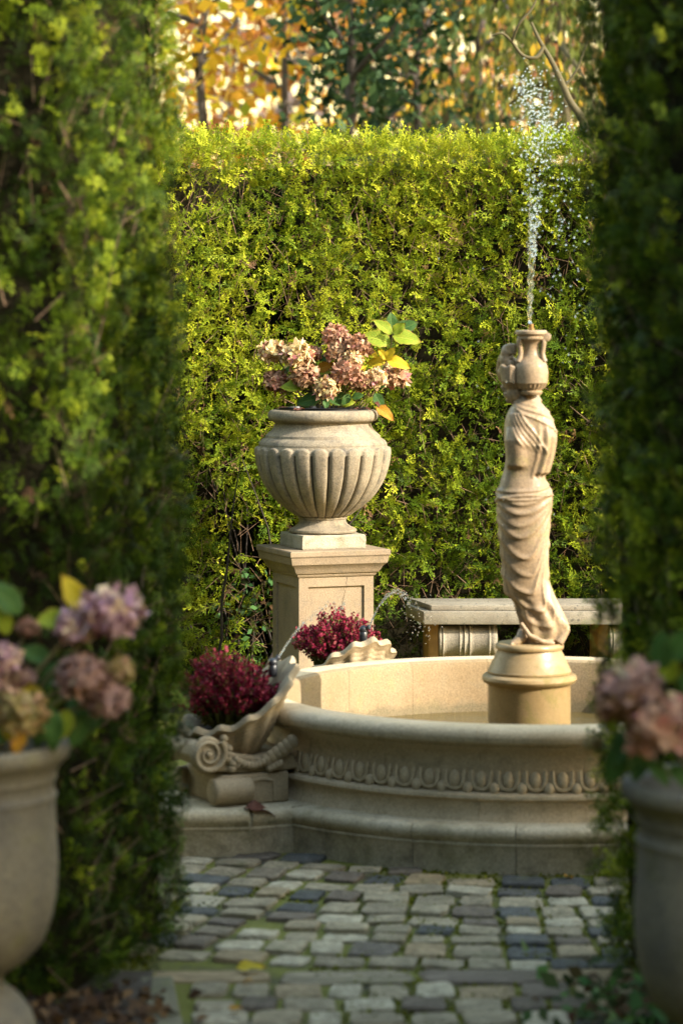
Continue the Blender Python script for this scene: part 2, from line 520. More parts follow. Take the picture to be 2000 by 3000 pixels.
m, nt, b = new_mat('cobble_stone')
oi = nt.nodes.new('ShaderNodeObjectInfo')
tc = nt.nodes.new('ShaderNodeTexCoord')
rc = ramp(nt, [(0.00, (0.062, 0.062, 0.059)), (0.15, (0.100, 0.098, 0.089)), (0.19, (0.122, 0.096, 0.072)), (0.32, (0.165, 0.131, 0.097)), (0.36, (0.213, 0.176, 0.117)), (0.70, (0.311, 0.262, 0.173)), (0.84, (0.262, 0.190, 0.104)), (0.88, (0.336, 0.292, 0.204)), (1.00, (0.421, 0.369, 0.261))])
nt.links.new(oi.outputs['Random'], rc.inputs['Fac'])
vadd = nt.nodes.new('ShaderNodeVectorMath'); vadd.operation = 'ADD'
cmb = nt.nodes.new('ShaderNodeCombineXYZ')
nt.links.new(mul(nt, oi.outputs['Random'], 37.0), cmb.inputs[0])
nt.links.new(tc.outputs['Object'], vadd.inputs[0]); nt.links.new(cmb.outputs[0], vadd.inputs[1])
co = vadd.outputs[0]
n1 = noise_tex(nt, co, 2.6, 5, 0.65); n2 = noise_tex(nt, co, 11, 4, 0.7)
c = mixc(nt, 0.9, rc.outputs['Color'], mixc(nt, thresh(nt, n1, 0.3, 0.7), (0.28, 0.27, 0.25), (0.72, 0.72, 0.72)), 'OVERLAY')
c = mixc(nt, 0.55, c, mixc(nt, thresh(nt, n2, 0.3, 0.7), (0.2, 0.2, 0.2), (0.8, 0.8, 0.8)), 'OVERLAY')
c = mixc(nt, mul(nt, thresh(nt, noise_tex(nt, co, 1.4, 5, 0.7), 0.54, 0.72), 0.6), c, (0.10, 0.10, 0.035))
nt.links.new(c, b.inputs['Base Color'])
b.inputs['Roughness'].default_value = 0.7
b.inputs['Specular IOR Level'].default_value = 0.15
bp = nt.nodes.new('ShaderNodeBump'); bp.inputs['Strength'].default_value = 0.9; bp.inputs['Distance'].default_value = 0.012
nt.links.new(mul(nt, n1, n2, 'ADD'), bp.inputs['Height']); nt.links.new(bp.outputs['Normal'], b.inputs['Normal'])
M['cobble'] = m

m, nt, b = new_mat('mossy_joint')
tc = nt.nodes.new('ShaderNodeTexCoord')
n1 = noise_tex(nt, tc.outputs['Object'], 3.5, 4, 0.6); n2 = noise_tex(nt, tc.outputs['Object'], 120, 4, 0.7)
c = mixc(nt, thresh(nt, n1, 0.36, 0.52), (0.06, 0.05, 0.032), (0.17, 0.17, 0.02))
c = mixc(nt, 0.5, c, mixc(nt, n2, (0.1, 0.1, 0.1), (0.9, 0.9, 0.9)), 'OVERLAY')
nt.links.new(c, b.inputs['Base Color']); b.inputs['Roughness'].default_value = 1.0
bp = nt.nodes.new('ShaderNodeBump'); bp.inputs['Strength'].default_value = 1.0; bp.inputs['Distance'].default_value = 0.015
nt.links.new(n2, bp.inputs['Height']); nt.links.new(bp.outputs['Normal'], b.inputs['Normal'])
M['joint'] = m

m, nt, b = new_mat('garden_ground')
tc = nt.nodes.new('ShaderNodeTexCoord')
n1 = noise_tex(nt, tc.outputs['Object'], 0.6, 6, 0.65); n2 = noise_tex(nt, tc.outputs['Object'], 25, 5, 0.7)
c = mixc(nt, thresh(nt, n1, 0.4, 0.6), (0.045, 0.034, 0.02), (0.05, 0.07, 0.015))
c = mixc(nt, mul(nt, thresh(nt, n2, 0.58, 0.68), 0.7), c, (0.20, 0.09, 0.03))
nt.links.new(c, b.inputs['Base Color']); b.inputs['Roughness'].default_value = 1.0
bp = nt.nodes.new('ShaderNodeBump'); bp.inputs['Strength'].default_value = 0.8; bp.inputs['Distance'].default_value = 0.03
nt.links.new(n2, bp.inputs['Height']); nt.links.new(bp.outputs['Normal'], b.inputs['Normal'])
M['ground'] = m

m, nt, b = new_mat('pool_water')
tc = nt.nodes.new('ShaderNodeTexCoord')
b.inputs['Base Color'].default_value = (0.62, 0.46, 0.16, 1)
b.inputs['Transmission Weight'].default_value = 0.85
b.inputs['IOR'].default_value = 1.33
b.inputs['Roughness'].default_value = 0.04
wv = nt.nodes.new('ShaderNodeTexWave'); wv.wave_type = 'RINGS'; wv.rings_direction = 'Z'
wv.inputs['Scale'].default_value = 9; wv.inputs['Distortion'].default_value = 3.0; wv.inputs['Detail'].default_value = 2
nt.links.new(tc.outputs['Object'], wv.inputs['Vector'])
bp = nt.nodes.new('ShaderNodeBump'); bp.inputs['Strength'].default_value = 0.7; bp.inputs['Distance'].default_value = 0.008
nt.links.new(wv.outputs['Fac'], bp.inputs['Height']); nt.links.new(bp.outputs['Normal'], b.inputs['Normal'])
M['water'] = m

m, nt, b = new_mat('water_drops')
b.inputs['Base Color'].default_value = (0.93, 0.96, 1.0, 1)
b.inputs['Transmission Weight'].default_value = 0.95
b.inputs['IOR'].default_value = 1.33
b.inputs['Roughness'].default_value = 0.03
b.inputs['Specular IOR Level'].default_value = 0.9
M['drops'] = m

# ------------------------------------------------------------------ ground and pavement
BC = Vector((0.686, 10.4, 0))      # axis of the fountain

me = pymesh('ground', [(-400, -60, -0.05), (400, -60, -0.05), (400, 900, -0.05), (-400, 900, -0.05)], [(0, 1, 2, 3)])
tag(link('ground', me, M['ground']), kind='structure')

bm_v = []; bm_f = []
nx, ny = 40, 40
for j in range(ny + 1):
    for i in range(nx + 1):
        x = -1.5 + 4.0 * i / nx; y = 5.2 + 8.2 * j / ny
        bm_v.append((x, y, -0.011 + 0.006 * mnoise.noise(Vector((x * 4, y * 4, 0)))))
for j in range(ny):
    for i in range(nx):
        a = j * (nx + 1) + i
        bm_f.append((a, a + 1, a + nx + 2, a + nx + 1))
pav = tag(link('pavement', pymesh('pavement', bm_v, bm_f, 60), M['joint']), kind='structure')


def cobble_template(seed):
    r = random.Random(seed)
    n = 12
    out = []
    for k in range(n):
        a = 2 * math.pi * (k + 0.5) / n
        ca, sa = math.cos(a), math.sin(a)
        e = 0.24
        x = math.copysign(abs(ca) ** e, ca) * 0.5 * (1 + r.uniform(-0.11, 0.03))
        y = math.copysign(abs(sa) ** e, sa) * 0.5 * (1 + r.uniform(-0.11, 0.03))
        out.append((x, y))
    vs = []; fs = []
    for (s, z) in ((1.0, -1.0), (1.0, -0.16), (0.985, -0.05), (0.93, 0.0)):
        for (x, y) in out:
            vs.append((x * s, y * s, z + (r.uniform(-0.06, 0.06) if z > -0.2 else 0)))
    vs.append((r.uniform(-0.1, 0.1), r.uniform(-0.1, 0.1), r.uniform(-0.05, 0.08)))
    for l in range(3):
        for k in range(n):
            k2 = (k + 1) % n
            fs.append((l * n + k, l * n + k2, (l + 1) * n + k2, (l + 1) * n + k))
    for k in range(n):
        fs.append((3 * n + k, 3 * n + (k + 1) % n, 4 * n))
    me = pymesh('cobble', vs, fs, 50)
    me.materials.append(M['cobble'])
    return me


cob_t = [cobble_template(s) for s in range(9)]
SHELLS = [R(206), R(123)]


def step_radius(a):
    """outer radius of the step in direction a: round, with a block under each shell"""
    r = 1.11
    for base in (206, 122, 26, 302):
        d = (a - R(base) + math.pi) % (2 * math.pi) - math.pi
        if abs(d) < 0.6:
            w0, w1 = 0.27, 0.20
            # block: half-width .27 out to 1.27, then splayed to .20 at 1.5
            c, s = math.cos(d), abs(math.sin(d))
            cand = 1e9
            if s > 1e-6: cand = min(cand, w0 / s)
            if c * cand > 1.24:
                # splay line from (1.24,.27) to (1.52,.15)
                m_ = (0.15 - w0) / (1.52 - 1.24)
                den = s - m_ * c
                cand = (w0 - m_ * 1.24) / den if den > 1e-6 else 1e9
                if c * cand > 1.52: cand = 1.52 / c
            r = max(r, cand)
    return r


cob_n = 0
v = 6.55
row = 0
while v < 9.9:
    band = abs(v - 7.80) < 0.09
    h = 0.16 if band else random.choice([0.12, 0.135, 0.145, 0.16])
    u = -1.15 + random.uniform(-0.1, 0.1)
    while u < 1.35:
        w = random.uniform(0.26, 0.40) if band else random.uniform(0.10, 0.165)
        gap = random.uniform(0.006, 0.022)
        uc = u + w / 2
        vc = v + h / 2
        k = max(0.0, 0.55 - uc)
        lean = 0.0 if vc < 7.95 else 0.24
        X = uc + lean * (vc - 7.95)
        Y = vc + (0.13 if vc > 7.95 else 0.02) * k * k + random.uniform(-0.006, 0.006)
        rel = Vector((X - BC.x, Y - BC.y))
        vis = -0.82 < X < 1.02 and 6.95 < Y < 9.8
        off = rel.length - step_radius(math.atan2(rel.y, rel.x))
        onsoil = (X < -0.30 - (Y - 7.0) * 0.02 - 0.12 and Y < 7.75) or (X > 0.78 and Y < 7.72)
        if vis and off > 0.05 and not onsoil and random.random() > 0.012:
            o = bpy.data.objects.new('cobble', random.choice(cob_t))
            o.location = (X, Y, random.uniform(-0.004, 0.006))
            tilt = math.atan((0.26 if vc > 7.95 else 0.04) * k) * -1
            o.rotation_euler = (random.gauss(0, 0.02), random.gauss(0, 0.02), tilt + random.gauss(0, 0.05) + random.choice([0, math.pi]))
            o.scale = ((w - gap * 0.7), (h - gap * 0.8), 0.05)
            COL.objects.link(o)
            o.parent = pav
            cob_n += 1
        u += w + 0.004
    v += h + 0.006
    row += 1

# moss cushions in the joints
mv = []; mq = []; mt = []
cnt = 0
for _ in range(9000):
    x = random.uniform(-0.8, 1.05); y = random.uniform(7.0, 9.4)
    if mnoise.noise(Vector((x * 2.2 + 5, y * 2.2, 3))) + 0.35 * (x > 0.1) < 0.12: continue
    h = random.uniform(0.006, 0.014); a = random.uniform(0, 6.28); wd = random.uniform(0.004, 0.009)
    dx, dy = math.cos(a) * wd, math.sin(a) * wd
    lx, ly = random.uniform(-.006, .006), random.uniform(-.006, .006)
    b0 = len(mv)
    mv += [(x - dx, y - dy, -0.016), (x + dx, y + dy, -0.016), (x + dx * .6 + lx, y + dy * .6 + ly, -0.012 + h), (x - dx * .6 + lx, y - dy * .6 + ly, -0.012 + h)]
    mq.append((b0, b0 + 1, b0 + 2, b0 + 3)); mt += [random.random()] * 4
M['moss'] = foliage('moss_cushion', [(0, (0.07, 0.075, 0.012)), (1, (0.20, 0.21, 0.02))], 0.3, 0.8, 0.1)
tag(link('moss', npmesh('moss', mv, mq, {'tint': mt}), M['moss'], pav), kind='stuff')

# stone edging on the left of the path, soil beside it
ed = thing('edging_kerb', 'mossy stone edging strip on the left of the cobbled path', 'kerb', (-0.50, 7.4, 0))
for (p0, p1) in (((-0.505, 7.78), (-0.46, 7.36)), ((-0.457, 7.35), (-0.415, 6.9)), ((-0.412, 6.89), (-0.37, 6.4))):
    p0, p1 = Vector(p0), Vector(p1)
    d = (p1 - p0).normalized(); nrm = Vector((-d.y, d.x)) * 0.045
    mb = MB().add([(*(p0 + nrm), -.05), (*(p0 - nrm), -.05), (*(p1 - nrm), -.05), (*(p1 + nrm), -.05), (*(p0 + nrm), .008), (*(p0 - nrm), .008), (*(p1 - nrm), .008), (*(p1 + nrm), .008)],
                  [(0, 3, 2, 1), (4, 5, 6, 7), (0, 1, 5, 4), (1, 2, 6, 5), (2, 3, 7, 6), (3, 0, 4, 7)])
    link('kerb_stone', bevel(mb.mesh('kerb_stone'), 0.008), M['kerb'], ed)


def soil_bed(pts, seed):
    vs = []; fs = []
    n = 14
    a, b_, c, d = [Vector(p) for p in pts]
    for j in range(n + 1):
        for i in range(n + 1):
            p = a.lerp(b_, i / n).lerp(d.lerp(c, i / n), j / n)
            vs.append((p.x, p.y, 0.004 + 0.016 * mnoise.noise(Vector((p.x * 9, p.y * 9, seed)))))
    for j in range(n):
        for i in range(n):
            k = j * (n + 1) + i
            fs.append((k, k + 1, k + n + 2, k + n + 1))
    return tag(link('soil_bed', pymesh('soil_bed', vs, fs, 60), M['soil']), kind='structure')


soil_bed([(-1.6, 5.6), (-0.41, 5.6), (-0.52, 7.86), (-1.6, 7.9)], 1)
soil_bed([(0.80, 5.6), (1.9, 5.6), (1.9, 7.75), (0.80, 7.75)], 2)

# ------------------------------------------------------------------ thuja hedges
def spray_template(seed, big=True):
    """a flat, irregular spray of blunt scale-leaf branchlets, length about 1 along +x"""
    r = random.Random(seed)
    quads = []; tips = []

    def finger(p, ang, L, w, z0, t0):
        c, s_ = math.cos(ang), math.sin(ang)
        def pt(t, o): return (p[0] + c * L * t - s_ * o, p[1] + s_ * L * t + c * o)
        q = []
        dz = r.uniform(-.25, .25) * L
        for (t, o) in ((0, 0), (0.68, -w / 2), (1, 0), (0.68, w / 2)):
            x, y = pt(t, o)
            q.append((x, y, z0 + dz * t * t - 0.22 * x * x - 0.25 * y * y))
            tips.append(min(1, t0 + t * 0.5))
        quads.append(q)
        return pt(1, 0), pt(.55, 0)
    w = 0.07
    p = (0.0, 0.0); ang = 0.0
    n = 5 if big else 4
    side = r.choice([-1, 1])
    for k in range(n):
        L = 0.25 * r.uniform(.8, 1.2)
        finger(p, ang, L * 1.15, w * .7, 0, .1 * k)
        nxt = (p[0] + math.cos(ang) * L, p[1] + math.sin(ang) * L)
        if k > 0 or r.random() < .5:
            for sd in ((side,) if r.random() < .55 else (side, -side)):
                la = ang + sd * R(r.uniform(32, 55))
                LL = (0.62 - 0.11 * k) * r.uniform(.55, 1.1)
                q = p; zz = r.uniform(-.05, .05)
                m_ = 2 if LL > .3 else 1
                for j in range(m_):
                    l2 = LL / m_
                    e, mid = finger(q, la, l2 * 1.2, w * .85, zz, .25 + .2 * j)
                    for sd2 in (-1, 1):
                        if r.random() < .85:
                            finger(mid, la + sd2 * R(r.uniform(25, 48)), l2 * r.uniform(.55, 1.0) + .05, w * r.uniform(.8, 1.15), zz + r.uniform(-.03, .03), .5)
                    q = (q[0] + math.cos(la) * l2, q[1] + math.sin(la) * l2)
                    la += sd * R(r.uniform(-16, 8))
        p = nxt; ang += R(r.uniform(-14, 14)); side = -side
    for da in (-28, 0, 26):
        finger(p, ang + R(da + r.uniform(-6, 6)), .2 * r.uniform(.7, 1.2), w, 0, .5)
    V = np.array(quads, np.float32).reshape(-1, 3)
    return npmesh('spray', V, np.arange(len(V)).reshape(-1, 4), {'tipf': tips})


def spray_set(name, mat, n, seed, big=True):
    """an unlinked collection of spray shapes for the hedges to draw on"""
    c = bpy.data.collections.new(name)
    for k in range(n):
        me = spray_template(seed + k, big)
        me.materials.append(M[mat])
        c.objects.link(bpy.data.objects.new('%s_%02d' % (name, k), me))
    return c


def euler_of(d, n):
    d = d / np.linalg.norm(d, axis=1, keepdims=True)
    n = n - d * np.sum(n * d, axis=1, keepdims=True); n /= np.linalg.norm(n, axis=1, keepdims=True) + 1e-9
    y = np.cross(n, d)
    ry = -np.arcsin(np.clip(d[:, 2], -1, 1))
    rx = np.arctan2(y[:, 2], n[:, 2]); rz = np.arctan2(d[:, 1], d[:, 0])
    return np.column_stack([rx, ry, rz])


def instanced(name, pos, rot, scl, tint, coll, parent):
    """foliage as one object: points that carry a spray each (geometry nodes)"""
    me = bpy.data.meshes.new(name)
    n = len(pos)
    me.vertices.add(n)
    me.vertices.foreach_set('co', np.asarray(pos, np.float32).ravel())
    for nm, typ, key, val in (('rot', 'FLOAT_VECTOR', 'vector', rot), ('scl', 'FLOAT', 'value', scl), ('tint', 'FLOAT', 'value', tint), ('pick', 'INT', 'value', rng.integers(0, len(coll.objects), n))):
        at = me.attributes.new(nm, typ, 'POINT')
        at.data.foreach_set(key, np.asarray(val, np.int32 if typ == 'INT' else np.float32).ravel())
    o = link(name, me, None, parent)
    ng = bpy.data.node_groups.new(name + '_nodes', 'GeometryNodeTree')
    ng.interface.new_socket('Geometry', in_out='INPUT', socket_type='NodeSocketGeometry')
    ng.interface.new_socket('Geometry', in_out='OUTPUT', socket_type='NodeSocketGeometry')
    gi = ng.nodes.new('NodeGroupInput'); go = ng.nodes.new('NodeGroupOutput')
    ci = ng.nodes.new('GeometryNodeCollectionInfo')
    ci.inputs['Collection'].default_value = coll
    ci.inputs['Separate Children'].default_value = True
    ci.inputs['Reset Children'].default_value = True
    ip = ng.nodes.new('GeometryNodeInstanceOnPoints')
    ip.inputs['Pick Instance'].default_value = True
    def na(nm, typ):
        x = ng.nodes.new('GeometryNodeInputNamedAttribute'); x.data_type = typ
        x.inputs['Name'].default_value = nm
        return x.outputs['Attribute']
    e2r = ng.nodes.new('FunctionNodeEulerToRotation')
    L = ng.links.new
    L(gi.outputs[0], ip.inputs['Points']); L(ci.outputs[0], ip.inputs['Instance'])
    L(na('pick', 'INT'), ip.inputs['Instance Index'])
    L(na('rot', 'FLOAT_VECTOR'), e2r.inputs[0]); L(e2r.outputs[0], ip.inputs['Rotation'])
    L(na('scl', 'FLOAT'), ip.inputs['Scale'])
    L(ip.outputs[0], go.inputs[0])
    md = o.modifiers.new('sprays', 'NODES'); md.node_group = ng
    return tag(o, kind='stuff')


def lump(p, f, seed):
    """cheap smooth 3D variation, -1..1"""
    r = np.random.default_rng(seed)
    out = np.zeros(len(p))
    for k in range(5):
        w = r.normal(size=3) * f * (1 + k * 0.5)
        out += np.sin(p @ w + r.uniform(0, 6.28)) / (1 + 0.35 * k)
    return out / 2.6


class Path:
    def __init__(self, pts):
        self.p = np.array(pts, float)
        seg = np.diff(self.p, axis=0)
        self.L = np.linalg.norm(seg, axis=1)
        self.c = np.concatenate([[0], np.cumsum(self.L)])
        self.t = seg / self.L[:, None]

    def at(self, s):
        i = np.clip(np.searchsorted(self.c, s, side='right') - 1, 0, len(self.L) - 1)
        f = (s - self.c[i])[:, None]
        p = self.p[i] + self.t[i] * f
        n = np.stack([self.t[i][:, 1], -self.t[i][:, 0]], axis=1)   # right of travel
        return p, n


def hedge_foliage(path, z0, z1, count, size, weight=None, seed=1, lean=0.0, depth=0.10, hole=None, tint_fn=None, up=0.35, topfrac=0.0, width=0.5, side=0.55, clump=45.0, vstretch=0.8, gap=(-0.42, 0.65), out=(0.15, 0.9)):
    g = np.random.default_rng(seed)
    s = g.uniform(0, path.c[-1], count)
    if weight is not None:
        keep = g.uniform(0, 1, count) < weight(s)
        s = s[keep]
    n_ = len(s)
    p2, n2 = path.at(s)
    z = g.uniform(z0, z1, n_)
    P3 = np.column_stack([p2, z])
    N3 = np.column_stack([n2, np.zeros(n_)])
    bump = lump(P3, 3.2, seed + 5) * 0.026 + lump(P3, 9, seed + 9) * 0.018
    dep = g.exponential(depth * 0.40, n_)
    dep = np.minimum(dep, depth * 2.2)
    P3 = P3 + N3 * (bump - dep)[:, None]
    P3[:, 0] += 0
    P3 -= N3 * (lean * (z - z0))[:, None]
    if topfrac > 0:
        k = int(n_ * topfrac)
        P3[:k, 2] = z1 - g.exponential(0.03, k) + lump(P3[:k], 3, seed) * 0.025
        P3[:k] -= N3[:k] * g.uniform(0, width, k)[:, None]
        N3[:k] = N3[:k] * 0.3 + np.array([0, 0, 1.0])
    T3 = np.cross(N3, np.array([0, 0, 1.0]))
    rnd = g.normal(size=(n_, 3))
    d = N3 * g.uniform(out[0], out[1], n_)[:, None] + T3 * g.normal(0, side, n_)[:, None] + np.array([0, 0, 1.0]) * g.normal(up, 0.5, n_)[:, None]
    nn = rnd * 0.85 + N3 * 0.5 + np.array([0, 0, 0.3])
    sz = size * g.uniform(0.5, 1.45, n_)
    tint = np.clip(0.44 + 0.20 * lump(P3, 2.0, seed + 2) + 0.16 * lump(P3 * np.array([1, 1, vstretch]), 26.0, seed + 4) + g.normal(0, 0.18, n_), 0.08, 1.0)
    dead = g.uniform(0, 1, n_) < (0.035 + 0.05 * (lump(P3, 4.0, seed + 3) > 0.45))
    tint[dead] = g.uniform(0.0, 0.06, dead.sum()); sz[dead] *= 0.7
    if tint_fn is not None: tint = tint_fn(P3, tint)
    thin = lump(P3, 7.0, seed + 7)
    keep = (thin < g.uniform(0.15, 1.1, n_)) & (lump(P3 * np.array([1, 1, vstretch]), clump, seed + 17) < g.uniform(gap[0], gap[1], n_))
    if hole is not None: keep &= ~hole(P3, g)
    P3, d, nn, sz, tint = P3[keep], d[keep], nn[keep], sz[keep], tint[keep]
    return P3, euler_of(d, nn), sz, tint


def hedge_twigs(path, z0, z1, count, seed, lmin=0.05, lmax=0.16, rad=0.0016, lean=0.0, inner=0.05):
    g = np.random.default_rng(seed)
    s = g.uniform(0, path.c[-1], count)
    p2, n2 = path.at(s)
    z = g.uniform(z0, z1, count)
    A = np.column_stack([p2, z]); N3 = np.column_stack([n2, np.zeros(count)])
    A = A - N3 * (g.uniform(0.0, inner, count) + lean * (z - z0))[:, None]
    T3 = np.cross(N3, np.array([0, 0, 1.0]))
    d = N3 * g.uniform(-0.1, 0.5, count)[:, None] + T3 * g.normal(0, .5, count)[:, None] + np.array([0, 0, 1.0]) * g.uniform(0.1, 1.1, count)[:, None]
    d /= np.linalg.norm(d, axis=1, keepdims=True)
    L = g.uniform(lmin, lmax, count)
    B = A + d * L[:, None]
    side = np.cross(d, g.normal(size=(count, 3))); side /= np.linalg.norm(side, axis=1, keepdims=True)
    o2 = np.cross(d, side)
    r0 = rad * g.uniform(.7, 1.6, count)[:, None]
    vs = np.stack([A + side * r0, A - side * .5 * r0 + o2 * .87 * r0, A - side * .5 * r0 - o2 * .87 * r0,
                   B + side * r0 * .5, B - side * .25 * r0 + o2 * .43 * r0, B - side * .25 * r0 - o2 * .43 * r0], axis=1)
    base = (np.arange(count) * 6)[:, None, None]
    q = base + np.array([[0, 1, 4, 3], [1, 2, 5, 4], [2, 0, 3, 5]])[None]
    return vs.reshape(-1, 3), q.reshape(-1, 4)


sunny_set = spray_set('sunny_spray', 'thuja', 14, 10)
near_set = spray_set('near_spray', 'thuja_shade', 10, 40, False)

# --- the curved hedge round the fountain
HR = 3.17
arc = [(BC.x + HR * math.cos(a), BC.y + HR * math.sin(a)) for a in np.linspace(R(62), R(133), 60)]
arc = arc[::-1]          # travel left to right: the right of travel faces the fountain
hp = Path(arc)
HZ = 2.645
bh = thing('curved_hedge', 'sunlit clipped conifer hedge curving behind the urn and the bench', 'hedge', (BC.x, BC.y + HR + 0.2, 0))


def hollow(p, g):
    # thin, open patch low down on the left of the pedestal
    cx = (p[:, 0] + 0.44) / 0.20
    cz = (p[:, 2] - 0.42) / 0.50
    q = cx * cx + cz * cz
    # wisps removed low down beside the bench too
    low = (p[:, 2] < 0.42) & (p[:, 0] > 0.05)
    return ((q < 1.0) & (g.uniform(0, 1, len(p)) > 0.30 + 0.3 * q)) | (low & (g.uniform(0, 1, len(p)) > 0.22))


def painted_sun_tint(p, t):  # sunlight put into the tint: lighter upwards and left, darker to the right
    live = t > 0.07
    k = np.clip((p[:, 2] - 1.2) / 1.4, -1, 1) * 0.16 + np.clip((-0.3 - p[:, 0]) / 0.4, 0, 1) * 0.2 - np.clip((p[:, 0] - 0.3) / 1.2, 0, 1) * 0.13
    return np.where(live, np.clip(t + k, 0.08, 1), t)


A = hedge_foliage(hp, 0.03, HZ, 37000, 0.060, seed=3, depth=0.085, hole=hollow, tint_fn=painted_sun_tint)
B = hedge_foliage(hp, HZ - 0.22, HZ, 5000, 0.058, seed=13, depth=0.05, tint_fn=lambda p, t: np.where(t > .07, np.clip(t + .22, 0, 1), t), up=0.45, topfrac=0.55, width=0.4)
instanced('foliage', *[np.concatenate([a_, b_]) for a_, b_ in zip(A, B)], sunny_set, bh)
V, Q = hedge_twigs(hp, 0.1, HZ - 0.03, 3200, 5)
tag(link('twigs', npmesh('twigs', V, Q), M['twig'], bh), kind='stuff')


def core_wall(path, z0, z1, inset, thick, lean=0.0, skip=None):
    mb = MB()
    n = len(path.p)
    s = np.clip(path.c, 0, path.c[-1] - 1e-6)
    p, nn = path.at(s)
    vs = []
    for i in range(n):
        a = p[i] - nn[i] * inset; b = p[i] - nn[i] * (inset + thick)
        deep = 0.45 if (skip is not None and skip(a)) else 0.0
        a = a - nn[i] * deep
        zm = z0
        l0 = -nn[i] * lean * (z1 - z0)
        vs += [(a[0], a[1], zm), (b[0], b[1], zm), (b[0] + l0[0], b[1] + l0[1], z1), (a[0] + l0[0], a[1] + l0[1], z1)]
    fs = []
    for i in range(n - 1):
        o = i * 4; q = o + 4
        fs += [(o, q, q + 3, o + 3), (o + 1, o + 2, q + 2, q + 1), (o + 3, q + 3, q + 2, o + 2), (o, o + 1, q + 1, q)]
    fs += [(0, 3, 2, 1), ((n - 1) * 4, (n - 1) * 4 + 1, (n - 1) * 4 + 2, (n - 1) * 4 + 3)]
    mb.add(vs, fs)
    return mb.mesh('shade_core')


link('shade_core', core_wall(hp, 0.0, HZ - 0.10, 0.17, 0.75, skip=lambda a: -0.66 < a[0] < -0.22), M['core'], bh)
# bare stems standing in the hollow
for k in range(9):
    x = -0.66 + 0.055 * k + random.uniform(-.02, .02)
    y = 13.22 + random.uniform(0.05, 0.3)
    pts = [Vector((x, y, 0))]
    d = Vector((random.uniform(-.5, .5), random.uniform(-.2, .2), 1))
    for q in range(7):
        pts.append(pts[-1] + d.normalized() * 0.17)
        d += Vector((random.uniform(-.35, .35), random.uniform(-.2, .2), 0.1))
    link('stem', MB().tube(pts, [0.009 - 0.001 * i for i in range(len(pts))], 6).mesh('stem', 60), M['darkbark'], bh)


# --- the two near hedges either side of the gap
def near_hedge(name, label, pts, z1, count, weight, lean, seed, loc):
    t = thing(name, label, 'hedge', loc)
    path = Path(pts)
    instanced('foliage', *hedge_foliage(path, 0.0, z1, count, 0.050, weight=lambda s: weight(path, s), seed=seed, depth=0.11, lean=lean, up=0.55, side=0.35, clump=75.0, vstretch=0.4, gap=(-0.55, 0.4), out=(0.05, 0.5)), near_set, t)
    V, Q = hedge_twigs(path, 0.0, z1, 1500, seed + 1, 0.05, 0.18, 0.002, lean, 0.12)
    tag(link('twigs', npmesh('twigs', V, Q), M['twig'], t), kind='stuff')
    return t, path


def roundish(pts, k=5, r=0.12):
    """round the corners of a plan polyline"""
    pts = [Vector(p) for p in pts]
    out = [pts[0]]
    for a, b, c in zip(pts, pts[1:], pts[2:]):
        d0 = (a - b); d1 = (c - b)
        rr = min(r, d0.length * .45, d1.length * .45)
        p0 = b + d0.normalized() * rr; p1 = b + d1.normalized() * rr
        for i in range(k + 1):
            f = i / k
            out.append(p0 * (1 - f) ** 2 + b * 2 * f * (1 - f) + p1 * f * f)
    out.append(pts[-1])
    return [tuple(p) for p in out]


lh_pts = roundish([(-2.6, 7.5), (-0.655, 7.48), (-0.448, 8.45), (-2.6, 8.62)])
wl = lambda path, s: np.where(path.at(s)[0][:, 0] < -1.35, 0.12, np.where(path.at(s)[0][:, 1] > 8.5, 0.35, 1.0))
lh, lpath = near_hedge('clipped_hedge', 'dark clipped conifer hedge filling the left side, in the foreground', lh_pts, 2.88, 60000, wl, 0.008, 31, (-1.6, 8.0, 0))


def core_poly(pts, z0, z1, inset, lean=0.0):
    """closed prism inside the hedge"""
    c = np.array(pts)
    pth = Path(pts)
    p, nn = pth.at(np.clip(pth.c, 0, pth.c[-1] - 1e-6))
    a = p - nn * inset
    n = len(a)
    vs = [(q[0], q[1], z0) for q in a] + [(q[0] - m_[0] * lean * (z1 - z0), q[1] - m_[1] * lean * (z1 - z0), z1) for q, m_ in zip(a, nn)]
    fs = [(i, (i + 1) % n, n + (i + 1) % n, n + i) for i in range(n)]
    fs += [tuple(range(n - 1, -1, -1)), tuple(range(n, 2 * n))]
    return pymesh('shade_core', vs, fs)


link('shade_core', core_poly(lh_pts, -0.02, 2.82, 0.085, 0.008), M['core'], lh)

rh_pts = roundish([(4.3, 8.2), (0.738, 8.2), (0.868, 7.0), (2.3, 6.9), (2.3, 4.3)])  # the out-of-frame run is added to shade the foreground and basin front
wr = lambda path, s: np.where((path.at(s)[0][:, 1] < 6.7) | (path.at(s)[0][:, 0] > 1.4), 0.03, np.where((path.at(s)[0][:, 1] > 8.12) | (path.at(s)[0][:, 0] > 1.1), 0.30, 1.0))


rh, rpath = near_hedge('clipped_hedge', 'dark clipped conifer hedge filling the right side, in the foreground', rh_pts, 2.9, 100000, wr, -0.03, 47, (1.3, 7.6, 0))
link('shade_core', pymesh('shade_core', [(x - (0.085 if z > 1 and x < 1.2 else 0), y, z) for z in (-0.02, 2.82) for (x, y) in ((4.3, 8.08), (0.825, 8.10), (0.945, 7.08), (4.3, 7.0))],
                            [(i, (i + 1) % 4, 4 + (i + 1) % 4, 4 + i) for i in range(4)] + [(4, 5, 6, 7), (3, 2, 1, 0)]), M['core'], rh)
link('shade_core', MB().box((2.42, 4.3, -0.02), (3.0, 6.99, 3.3)).mesh('shade_core'), M['core'], rh)  # unseen block added out of frame to stop sun on the foreground

